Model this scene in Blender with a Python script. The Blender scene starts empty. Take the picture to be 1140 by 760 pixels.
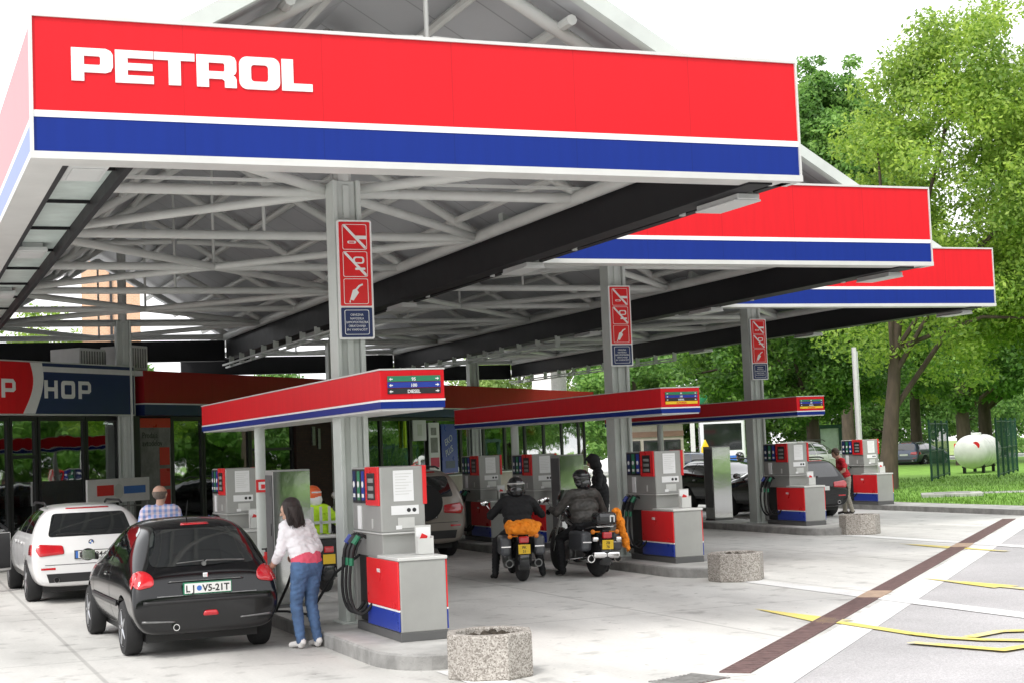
import bpy, bmesh, math, random
from mathutils import Vector, Matrix, Euler
from mathutils.bvhtree import BVHTree
import numpy as np
random.seed(7)
rng = np.random.default_rng(7)
S = bpy.context.scene
COL = S.collection
rad = math.radians
PI = math.pi

# ------------------------------------------------------------------ materials
def new_mat(name):
    m = bpy.data.materials.new(name); m.use_nodes = True
    nt = m.node_tree; b = nt.nodes['Principled BSDF']
    return m, nt, b
def N(nt, t, **kw):
    n = nt.nodes.new(t)
    for k, v in kw.items():
        if k in n.inputs: n.inputs[k].default_value = v
        else: setattr(n, k, v)
    return n
def L(nt, a, b): nt.links.new(a, b)
def c4(c, k=1.0): return (min(c[0]*k, 1), min(c[1]*k, 1), min(c[2]*k, 1), 1)
def mat(name, col, rough=0.5, metal=0.0, var=0.12, scale=3.0, bump=0.0, bscale=60.0, coat=0.0, spec=0.5, dirt=0.0, stretch=None, emit=0.0):
    m, nt, b = new_mat(name)
    b.inputs['Roughness'].default_value = rough
    b.inputs['Metallic'].default_value = metal
    b.inputs['Specular IOR Level'].default_value = spec
    b.inputs['Coat Weight'].default_value = coat
    b.inputs['Coat Roughness'].default_value = 0.04
    b.inputs['Base Color'].default_value = c4(col)
    tc = N(nt, 'ShaderNodeTexCoord')
    src = tc.outputs['Object']
    if stretch:
        mp = N(nt, 'ShaderNodeMapping'); mp.inputs['Scale'].default_value = stretch
        L(nt, src, mp.inputs['Vector']); src = mp.outputs[0]
    if var > 0:
        n = N(nt, 'ShaderNodeTexNoise', Scale=scale, Detail=6.0, Roughness=0.6)
        L(nt, src, n.inputs['Vector'])
        r = N(nt, 'ShaderNodeValToRGB')
        r.color_ramp.elements[0].position = 0.3; r.color_ramp.elements[1].position = 0.7
        r.color_ramp.elements[0].color = c4(col, 1-var-dirt); r.color_ramp.elements[1].color = c4(col, 1+var)
        L(nt, n.outputs['Fac'], r.inputs[0]); L(nt, r.outputs[0], b.inputs['Base Color'])
        mr = N(nt, 'ShaderNodeMapRange'); mr.inputs['To Min'].default_value = max(0.02, rough*0.85); mr.inputs['To Max'].default_value = min(1, rough*1.2)
        L(nt, n.outputs['Fac'], mr.inputs[0]); L(nt, mr.outputs[0], b.inputs['Roughness'])
    if bump > 0:
        n2 = N(nt, 'ShaderNodeTexNoise', Scale=bscale, Detail=4.0)
        L(nt, src, n2.inputs['Vector'])
        bp = N(nt, 'ShaderNodeBump'); bp.inputs['Strength'].default_value = bump; bp.inputs['Distance'].default_value = 0.02
        L(nt, n2.outputs['Fac'], bp.inputs['Height']); L(nt, bp.outputs[0], b.inputs['Normal'])
    if emit > 0:
        b.inputs['Emission Color'].default_value = c4(col); b.inputs['Emission Strength'].default_value = emit
    return m

def concrete_ground():
    m, nt, b = new_mat('forecourt_concrete')
    b.inputs['Roughness'].default_value = 0.75
    tc = N(nt, 'ShaderNodeTexCoord'); o = tc.outputs['Object']
    def nz(scale, sx, sy, det=5.0, rot=0.0):
        mp = N(nt, 'ShaderNodeMapping'); mp.inputs['Scale'].default_value = (sx, sy, 1); mp.inputs['Rotation'].default_value = (0, 0, rot)
        L(nt, o, mp.inputs['Vector'])
        n = N(nt, 'ShaderNodeTexNoise', Scale=scale, Detail=det, Roughness=0.6); L(nt, mp.outputs[0], n.inputs['Vector']); return n.outputs['Fac']
    def ramp(f, p0, p1, v0, v1):
        r = N(nt, 'ShaderNodeMapRange'); r.inputs['From Min'].default_value = p0; r.inputs['From Max'].default_value = p1
        r.inputs['To Min'].default_value = v0; r.inputs['To Max'].default_value = v1; L(nt, f, r.inputs[0]); return r.outputs[0]
    def mul(a, c):
        k = N(nt, 'ShaderNodeMath', operation='MULTIPLY'); L(nt, a, k.inputs[0]); L(nt, c, k.inputs[1]); return k.outputs[0]
    base = mul(ramp(nz(0.30, 1.0, 0.35), 0.36, 0.62, 0.74, 1.08), ramp(nz(1.1, 1, 0.25), 0.35, 0.68, 0.86, 1.06))
    base = mul(base, ramp(nz(28, 1, 1), 0.3, 0.7, 0.93, 1.05))
    spots = mul(ramp(nz(2.3, 1, 1, 3.0), 0.56, 0.70, 1.0, 0.70), ramp(nz(7.5, 1, 1, 2.0), 0.68, 0.74, 1.0, 0.6))
    base = mul(base, spots)
    # slab joints every 6.6 m along the lanes and 5 m across
    sep = N(nt, 'ShaderNodeSeparateXYZ'); L(nt, o, sep.inputs[0])
    def joint(sock, off, per, w):
        a = N(nt, 'ShaderNodeMath', operation='ADD'); L(nt, sock, a.inputs[0]); a.inputs[1].default_value = off
        mo = N(nt, 'ShaderNodeMath', operation='PINGPONG'); L(nt, a.outputs[0], mo.inputs[0]); mo.inputs[1].default_value = per/2
        return ramp(mo.outputs[0], w*0.5, w, 0.74, 1.0)
    base = mul(base, joint(sep.outputs[0], -1.9, 3.3, 0.03))
    base = mul(base, joint(sep.outputs[1], -2.0, 5.0, 0.025))
    mx = N(nt, 'ShaderNodeMix', data_type='RGBA', blend_type='MULTIPLY'); mx.inputs['Factor'].default_value = 1
    mx.inputs['A'].default_value = (0.68, 0.67, 0.64, 1)
    L(nt, base, mx.inputs['B']); L(nt, mx.outputs['Result'], b.inputs['Base Color'])
    bp = N(nt, 'ShaderNodeBump'); bp.inputs['Strength'].default_value = 0.15; bp.inputs['Distance'].default_value = 0.01
    L(nt, nz(90, 1, 1), bp.inputs['Height']); L(nt, bp.outputs[0], b.inputs['Normal'])
    return m
def speckle(name, c0, c1, scale, rough=0.85, bump=0.4, c2=None):
    m, nt, b = new_mat(name); b.inputs['Roughness'].default_value = rough
    tc = N(nt, 'ShaderNodeTexCoord')
    v = N(nt, 'ShaderNodeTexVoronoi', Scale=scale); L(nt, tc.outputs['Object'], v.inputs['Vector'])
    sp = N(nt, 'ShaderNodeSeparateColor'); L(nt, v.outputs['Color'], sp.inputs[0])
    r = N(nt, 'ShaderNodeValToRGB'); r.color_ramp.elements[0].color = c4(c0); r.color_ramp.elements[1].color = c4(c1)
    if c2:
        e = r.color_ramp.elements.new(0.5); e.color = c4(c2)
    L(nt, sp.outputs[0], r.inputs[0])
    n = N(nt, 'ShaderNodeTexNoise', Scale=0.5, Detail=5.0); L(nt, tc.outputs['Object'], n.inputs['Vector'])
    mr = N(nt, 'ShaderNodeMapRange'); mr.inputs['From Min'].default_value = .3; mr.inputs['From Max'].default_value = .7; mr.inputs['To Min'].default_value = .82; mr.inputs['To Max'].default_value = 1.1
    L(nt, n.outputs['Fac'], mr.inputs[0])
    mx = N(nt, 'ShaderNodeMix', data_type='RGBA', blend_type='MULTIPLY'); mx.inputs['Factor'].default_value = 1
    L(nt, r.outputs[0], mx.inputs['A']); L(nt, mr.outputs[0], mx.inputs['B']); L(nt, mx.outputs['Result'], b.inputs['Base Color'])
    bp = N(nt, 'ShaderNodeBump'); bp.inputs['Strength'].default_value = bump; bp.inputs['Distance'].default_value = 0.006
    L(nt, v.outputs['Distance'], bp.inputs['Height']); L(nt, bp.outputs[0], b.inputs['Normal'])
    return m
def leaf_mat(name, c0, c1, trans=0.35):
    m, nt, b = new_mat(name)
    g = N(nt, 'ShaderNodeNewGeometry')
    r = N(nt, 'ShaderNodeValToRGB'); r.color_ramp.elements[0].color = c4(c0); r.color_ramp.elements[1].color = c4(c1)
    tc = N(nt, 'ShaderNodeTexCoord'); nn = N(nt, 'ShaderNodeTexNoise', Scale=.55, Detail=3.0); L(nt, tc.outputs['Object'], nn.inputs['Vector'])
    vr = N(nt, 'ShaderNodeMapRange'); vr.inputs['From Min'].default_value = .32; vr.inputs['From Max'].default_value = .68; vr.inputs['To Min'].default_value = .75; vr.inputs['To Max'].default_value = 1.3; L(nt, nn.outputs['Fac'], vr.inputs[0])
    hr = N(nt, 'ShaderNodeMapRange'); hr.inputs['To Min'].default_value = .53; hr.inputs['To Max'].default_value = .47; L(nt, nn.outputs['Fac'], hr.inputs[0])
    hv_ = N(nt, 'ShaderNodeHueSaturation'); L(nt, r.outputs[0], hv_.inputs['Color']); L(nt, vr.outputs[0], hv_.inputs['Value']); L(nt, hr.outputs[0], hv_.inputs['Hue'])
    L(nt, g.outputs['Random Per Island'], r.inputs[0]); L(nt, hv_.outputs[0], b.inputs['Base Color']); r = hv_
    b.inputs['Roughness'].default_value = 0.55
    t = N(nt, 'ShaderNodeBsdfTranslucent')
    hs = N(nt, 'ShaderNodeHueSaturation'); hs.inputs['Value'].default_value = 1.5; hs.inputs['Saturation'].default_value = 1.05
    L(nt, r.outputs[0], hs.inputs['Color']); L(nt, hs.outputs[0], t.inputs['Color'])
    mx = N(nt, 'ShaderNodeMixShader'); mx.inputs[0].default_value = trans
    out = nt.nodes['Material Output']
    L(nt, b.outputs[0], mx.inputs[1]); L(nt, t.outputs[0], mx.inputs[2]); L(nt, mx.outputs[0], out.inputs[0])
    return m
def glass_mat(name, tint=(0.35, 0.38, 0.37), refl=0.22, rough=0.02):
    m, nt, b = new_mat(name); out = nt.nodes['Material Output']
    t = N(nt, 'ShaderNodeBsdfTransparent'); t.inputs['Color'].default_value = c4(tint)
    g = N(nt, 'ShaderNodeBsdfGlossy'); g.inputs['Roughness'].default_value = rough; g.inputs['Color'].default_value = (0.9, 0.92, 0.92, 1)
    lw = N(nt, 'ShaderNodeLayerWeight'); lw.inputs['Blend'].default_value = 0.35
    mr = N(nt, 'ShaderNodeMapRange'); mr.inputs['To Min'].default_value = refl; mr.inputs['To Max'].default_value = 0.9
    L(nt, lw.outputs['Facing'], mr.inputs[0])
    tc = N(nt, 'ShaderNodeTexCoord'); nz = N(nt, 'ShaderNodeTexNoise', Scale=1.2, Detail=2.0)
    L(nt, tc.outputs['Object'], nz.inputs['Vector'])
    bp = N(nt, 'ShaderNodeBump'); bp.inputs['Strength'].default_value = 0.06; bp.inputs['Distance'].default_value = 0.05
    L(nt, nz.outputs['Fac'], bp.inputs['Height']); L(nt, bp.outputs[0], g.inputs['Normal'])
    mx = N(nt, 'ShaderNodeMixShader')
    L(nt, mr.outputs[0], mx.inputs[0]); L(nt, t.outputs[0], mx.inputs[1]); L(nt, g.outputs[0], mx.inputs[2]); L(nt, mx.outputs[0], out.inputs[0])
    return m
def brick_mat(name, c1, c2, mortar, scale=4.0):
    m, nt, b = new_mat(name); b.inputs['Roughness'].default_value = 0.85
    tc = N(nt, 'ShaderNodeTexCoord')
    mp = N(nt, 'ShaderNodeMapping'); mp.inputs['Rotation'].default_value = (PI/2, 0, 0); L(nt, tc.outputs['Object'], mp.inputs['Vector'])
    t = N(nt, 'ShaderNodeTexBrick'); t.inputs['Scale'].default_value = scale
    t.inputs['Color1'].default_value = c4(c1); t.inputs['Color2'].default_value = c4(c2); t.inputs['Mortar'].default_value = c4(mortar)
    L(nt, mp.outputs[0], t.inputs['Vector']); L(nt, t.outputs[0], b.inputs['Base Color'])
    return m
def plaid_mat():
    m, nt, b = new_mat('plaid_cloth'); b.inputs['Roughness'].default_value = 0.9
    tc = N(nt, 'ShaderNodeTexCoord')
    def wave(d, sc, c0, c1):
        w = N(nt, 'ShaderNodeTexWave', Scale=sc); w.bands_direction = d; L(nt, tc.outputs['Object'], w.inputs['Vector'])
        r = N(nt, 'ShaderNodeValToRGB'); r.color_ramp.elements[0].color = c4(c0); r.color_ramp.elements[1].color = c4(c1)
        r.color_ramp.elements[0].position = .4; r.color_ramp.elements[1].position = .6
        L(nt, w.outputs['Fac'], r.inputs[0]); return r.outputs[0]
    mx = N(nt, 'ShaderNodeMix', data_type='RGBA'); mx.inputs['Factor'].default_value = .5
    L(nt, wave('X', 4.5, (.12, .2, .5), (.75, .5, .55)), mx.inputs['A']); L(nt, wave('Z', 4.5, (.3, .42, .7), (.7, .72, .8)), mx.inputs['B'])
    L(nt, mx.outputs['Result'], b.inputs['Base Color']); return m
def roof_mat():
    m, nt, b = new_mat('roof_sheet'); b.inputs['Roughness'].default_value = 0.5
    tc = N(nt, 'ShaderNodeTexCoord'); sep = N(nt, 'ShaderNodeSeparateXYZ'); L(nt, tc.outputs['Object'], sep.inputs[0])
    mo = N(nt, 'ShaderNodeMath', operation='PINGPONG'); L(nt, sep.outputs[1], mo.inputs[0]); mo.inputs[1].default_value = 0.5
    mr = N(nt, 'ShaderNodeMapRange'); mr.inputs['From Min'].default_value = .008; mr.inputs['From Max'].default_value = .02; mr.inputs['To Min'].default_value = .6; mr.inputs['To Max'].default_value = 1
    L(nt, mo.outputs[0], mr.inputs[0])
    n = N(nt, 'ShaderNodeTexNoise', Scale=.8, Detail=5.0); L(nt, tc.outputs['Object'], n.inputs['Vector'])
    m2 = N(nt, 'ShaderNodeMapRange'); m2.inputs['To Min'].default_value = .88; m2.inputs['To Max'].default_value = 1.1; L(nt, n.outputs['Fac'], m2.inputs[0])
    k = N(nt, 'ShaderNodeMath', operation='MULTIPLY'); L(nt, mr.outputs[0], k.inputs[0]); L(nt, m2.outputs[0], k.inputs[1])
    mx = N(nt, 'ShaderNodeMix', data_type='RGBA', blend_type='MULTIPLY'); mx.inputs['Factor'].default_value = 1
    mx.inputs['A'].default_value = (.43, .44, .455, 1); L(nt, k.outputs[0], mx.inputs['B']); L(nt, mx.outputs['Result'], b.inputs['Base Color'])
    return m
def streak_panel(name, col, rough=0.22):
    # painted sheet panel: faint vertical panel joints and grime
    m, nt, b = new_mat(name); b.inputs['Roughness'].default_value = rough; b.inputs['Specular IOR Level'].default_value = .25
    tc = N(nt, 'ShaderNodeTexCoord'); mp = N(nt, 'ShaderNodeMapping'); mp.inputs['Scale'].default_value = (6, 6, .5)
    L(nt, tc.outputs['Object'], mp.inputs['Vector'])
    n = N(nt, 'ShaderNodeTexNoise', Scale=2.0, Detail=5.0); L(nt, mp.outputs[0], n.inputs['Vector'])
    r = N(nt, 'ShaderNodeValToRGB'); r.color_ramp.elements[0].position = .3; r.color_ramp.elements[1].position = .65
    r.color_ramp.elements[0].color = c4(col, .94); r.color_ramp.elements[1].color = c4(col, 1.02)
    L(nt, n.outputs['Fac'], r.inputs[0])
    sep = N(nt, 'ShaderNodeSeparateXYZ'); L(nt, tc.outputs['Object'], sep.inputs[0])
    mo = N(nt, 'ShaderNodeMath', operation='PINGPONG'); L(nt, sep.outputs[0], mo.inputs[0]); mo.inputs[1].default_value = 0.62
    mr = N(nt, 'ShaderNodeMapRange'); mr.inputs['From Min'].default_value = .002; mr.inputs['From Max'].default_value = .008; mr.inputs['To Min'].default_value = .8; mr.inputs['To Max'].default_value = 1
    L(nt, mo.outputs[0], mr.inputs[0])
    mx = N(nt, 'ShaderNodeMix', data_type='RGBA', blend_type='MULTIPLY'); mx.inputs['Factor'].default_value = 1
    L(nt, r.outputs[0], mx.inputs['A']); L(nt, mr.outputs[0], mx.inputs['B']); L(nt, mx.outputs['Result'], b.inputs['Base Color'])
    return m

def worn_paint(name, col, under, amount=.5):
    m, nt, b = new_mat(name); b.inputs['Roughness'].default_value = .75
    tc = N(nt, 'ShaderNodeTexCoord'); n = N(nt, 'ShaderNodeTexNoise', Scale=26.0, Detail=8.0, Roughness=.75); L(nt, tc.outputs['Object'], n.inputs['Vector'])
    n2 = N(nt, 'ShaderNodeTexNoise', Scale=1.3, Detail=3.0); L(nt, tc.outputs['Object'], n2.inputs['Vector'])
    ad = N(nt, 'ShaderNodeMath', operation='ADD'); L(nt, n.outputs['Fac'], ad.inputs[0]); L(nt, n2.outputs['Fac'], ad.inputs[1])
    mr = N(nt, 'ShaderNodeMapRange'); mr.inputs['From Min'].default_value = 1.0; mr.inputs['From Max'].default_value = 1.22; mr.inputs['To Max'].default_value = amount; L(nt, ad.outputs[0], mr.inputs[0])
    mx = N(nt, 'ShaderNodeMix', data_type='RGBA'); mx.inputs['A'].default_value = c4(col); mx.inputs['B'].default_value = c4(under)
    L(nt, mr.outputs[0], mx.inputs['Factor']); L(nt, mx.outputs['Result'], b.inputs['Base Color']); return m
M = {}
M['concrete'] = concrete_ground()
M['asphalt'] = speckle('old_asphalt', (.33, .32, .325), (.50, .49, .495), 90, bump=.25)
M['aggregate'] = speckle('aggregate', (.17, .15, .13), (.50, .47, .43), 85, bump=.3, c2=(.34, .31, .28))
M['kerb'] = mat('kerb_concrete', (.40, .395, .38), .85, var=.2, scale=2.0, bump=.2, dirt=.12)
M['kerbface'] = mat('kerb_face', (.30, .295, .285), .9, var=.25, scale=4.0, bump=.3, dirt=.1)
M['lawn'] = mat('lawn', (.17, .33, .045), .95, var=.28, scale=1.6, bump=.6, bscale=40)
M['meadow'] = mat('meadow', (.22, .30, .08), .95, var=.25, scale=.2)
M['soil'] = mat('soil', (.045, .035, .025), 1, var=.4, scale=14, bump=.6)
M['whitepaint'] = worn_paint('white_road_paint', (.74, .74, .73), (.5, .49, .48), .6)
M['yellowpaint'] = worn_paint('yellow_road_paint', (.72, .60, .15), (.50, .48, .42), .9)
M['grate'] = mat('drain_iron', (.16, .10, .095), .7, .2, var=.3, scale=9)
M['grate2'] = mat('drain_cover', (.42, .30, .22), .8, var=.2, scale=9)
M['red'] = streak_panel('fascia_red', (.66, .008, .016), .4)
M['blue'] = streak_panel('fascia_blue', (.003, .022, .21), .4)
M['navy'] = mat('sign_navy', (.015, .028, .11), .3, var=.06)
M['white'] = mat('white_trim', (.80, .80, .79), .35, var=.05)
M['trim'] = mat('pale_metal_trim', (.62, .62, .60), .4, .2, var=.06)
M['tube'] = mat('truss_paint', (.60, .61, .585), .45, var=.07, scale=2)
M['column'] = mat('column_paint', (.53, .56, .53), .45, var=.09, scale=2)
M['roof'] = roof_mat()
M['beam'] = mat('black_steel', (.012, .012, .014), .55, var=.2, spec=.25)
M['dark'] = mat('dark_frame', (.018, .018, .02), .4, var=.2)
M['lens'] = mat('pale_green_lens', (.62, .71, .67), .3, var=.15)
M['fixture'] = mat('lamp_housing', (.56, .57, .56), .4, var=.05)
M['red2'] = mat('pump_red', (.72, .02, .025), .28, var=.06)
M['blue2'] = mat('pump_blue', (.02, .045, .32), .28, var=.06)
M['pump'] = mat('pump_grey', (.36, .36, .345), .4, .25, var=.06)
M['pumpdark'] = mat('pump_dark', (.10, .10, .10), .5, var=.1)
M['paper'] = mat('paper', (.80, .80, .80), .8, var=.03)
M['black'] = mat('black_plastic', (.015, .015, .016), .45, var=.15)
M['rubber'] = mat('rubber', (.018, .018, .019), .8, var=.2, scale=12)
M['green'] = mat('sign_green', (.02, .20, .10), .4, var=.05)
M['yellow'] = mat('sign_yellow', (.85, .55, .02), .4, var=.05)
M['steel'] = mat('polished_steel', (.46, .47, .46), .07, 1.0, var=.05, scale=1.5, bump=.10, bscale=1.6)
M['chrome'] = mat('chrome', (.78, .78, .78), .12, 1.0, var=0)
M['alloy'] = mat('alloy', (.50, .51, .53), .3, .9, var=.05)
M['carblack'] = mat('car_black', (.004, .004, .005), .16, var=0, coat=.35, spec=.4)
M['carwhite'] = mat('car_white', (.78, .78, .78), .3, var=.02, coat=.7)
M['carbeige'] = mat('car_beige', (.30, .27, .235), .35, .4, var=.03, coat=.7)
M['carblue'] = mat('car_slate', (.07, .09, .14), .3, .3, var=.03, coat=.8)
M['cargrey'] = mat('car_grey', (.05, .055, .06), .3, .2, var=.03, coat=.8)
M['carglass'] = mat('car_glass', (.012, .014, .015), .04, var=0, coat=1.0, spec=.8)
M['trimblack'] = mat('bumper_black', (.02, .02, .021), .42, var=.1)
M['taillight'] = mat('tail_lens', (.55, .012, .02), .12, var=.1, scale=12, coat=1.0)
M['amber'] = mat('amber_lens', (.75, .22, .02), .2, var=0)
M['clear'] = mat('clear_lens', (.75, .76, .78), .1, var=0, coat=1)
M['plate'] = mat('plate_white', (.78, .78, .76), .4, var=0)
M['plateyellow'] = mat('plate_yellow', (.80, .52, .03), .4, var=0)
M['glass'] = glass_mat('shop_glass')
M['glass2'] = glass_mat('shop_glass_dark', (.12, .13, .13), .16)
M['tankwhite'] = mat('tank_white', (.72, .73, .70), .45, var=.06, scale=3, dirt=.05)
M['fencegreen'] = mat('fence_green', (.015, .07, .045), .5, var=.1)
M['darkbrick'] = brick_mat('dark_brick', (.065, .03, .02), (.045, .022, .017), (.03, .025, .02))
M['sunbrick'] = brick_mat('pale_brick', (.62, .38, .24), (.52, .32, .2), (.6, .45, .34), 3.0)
M['beigewall'] = mat('beige_wall', (.34, .31, .26), .85, var=.1)
M['interior'] = mat('shop_interior', (.16, .15, .135), .8, var=.3, scale=1.2)
M['shelf'] = mat('shelf_metal', (.24, .24, .23), .6, var=.3, scale=5)
M['bark'] = mat('bark', (.075, .055, .04), .95, var=.35, scale=6, bump=.8, bscale=16, stretch=(1, 1, .25))
M['skin'] = mat('skin', (.50, .30, .22), .55, var=.05)
M['hairdark'] = mat('hair_dark', (.024, .014, .012), .42, var=.5, scale=22, bump=.9, bscale=22, stretch=(6, 6, .5))
M['hairgrey'] = mat('hair_grey', (.14, .11, .09), .7, var=.35, scale=40)
M['hairbrown'] = mat('hair_brown', (.06, .035, .02), .6, var=.3, scale=40)
M['topwhite'] = mat('white_top', (.80, .77, .80), .9, var=.07, scale=9, bump=.7, bscale=9)
M['pinkshirt'] = mat('pink_shirt', (.72, .10, .16), .9, var=.08, scale=9)
M['jeans'] = mat('jeans', (.07, .13, .25), .9, var=.35, scale=7, bump=.6, bscale=12)
M['shoes'] = mat('white_shoes', (.70, .68, .66), .7, var=.06)
M['plaid'] = plaid_mat()
M['redshirt'] = mat('red_shirt', (.52, .02, .03), .9, var=.1, scale=8)
M['khaki'] = mat('khaki', (.36, .33, .27), .9, var=.12, scale=8)
M['blackcloth'] = mat('black_cloth', (.014, .014, .016), .8, var=.25, scale=9, bump=.3, bscale=14)
M['leather'] = mat('worn_leather', (.065, .06, .055), .5, var=.45, scale=9, bump=.4, bscale=14)
M['helmetblack'] = mat('helmet_black', (.012, .012, .013), .2, var=0, coat=.8)
M['helmetorange'] = mat('helmet_orange', (.80, .13, .03), .3, var=.05, coat=.5)
M['hivis'] = mat('hi_vis', (.55, .85, .03), .7, var=.12, scale=9)
M['hivisgrey'] = mat('reflective_tape', (.5, .52, .5), .4, var=.05)
M['orange'] = mat('orange_cloth', (.90, .26, .01), .75, var=.18, scale=8, bump=.5, bscale=9)
M['bikeblack'] = mat('bike_black', (.02, .021, .023), .25, var=.1, coat=.8)
M['engine'] = mat('engine_metal', (.22, .22, .22), .4, .8, var=.3, scale=12)
M['pannier'] = mat('pannier_case', (.085, .09, .10), .35, var=.1, coat=.4)
M['extred'] = mat('extinguisher_red', (.62, .02, .02), .3, var=.05, coat=.5)
M['lampora'] = mat('orange_shade', (.85, .25, .02), .5, var=0, emit=.6)
M['fluor'] = mat('lit_tube', (.9, .9, .85), .5, var=0, emit=5)
M['pale'] = mat('pale_render', (.72, .71, .70), .8, var=.06)
M['woodbrown'] = mat('brown_cladding', (.14, .085, .06), .8, var=.2, scale=2)
M['coachwhite'] = mat('coach_white', (.74, .75, .77), .35, var=.03)
M['coachblue'] = mat('coach_blue', (.05, .16, .5), .4, var=.05)
M['leafA'] = leaf_mat('leaf_yellowish', (.13, .24, .035), (.36, .48, .09), .45)
M['leafB'] = leaf_mat('leaf_mid', (.08, .19, .04), (.22, .38, .09), .42)
M['leafC'] = leaf_mat('leaf_dark', (.045, .12, .022), (.16, .30, .05), .4)
M['leafD'] = leaf_mat('leaf_pale', (.18, .29, .08), (.36, .46, .17), .45)

# ------------------------------------------------------------------ objects
def link(name, me, parent=None):
    o = bpy.data.objects.new(name, me); COL.objects.link(o)
    if parent: o.parent = parent
    return o
def tag(o, label=None, cat=None, group=None, kind=None):
    if label: o['label'] = label
    if cat: o['category'] = cat
    if group: o['group'] = group
    if kind: o['kind'] = kind
    return o
def thing(name, label, cat, loc=(0, 0, 0), rz=0, group=None):
    o = bpy.data.objects.new(name, None); COL.objects.link(o)
    o.location = loc; o.rotation_euler = (0, 0, rz); o.empty_display_size = .3
    return tag(o, label, cat, group)
def copy_tree(o, parent=None):
    c = o.copy(); COL.objects.link(c); c.parent = parent
    for ch in list(o.children): copy_tree(ch, c)
    return c
def dup(o, loc, rz, label, group=None):
    c = copy_tree(o); c.location = loc; c.rotation_euler = (0, 0, rz); c['label'] = label
    if group: c['group'] = group
    return c

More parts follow.
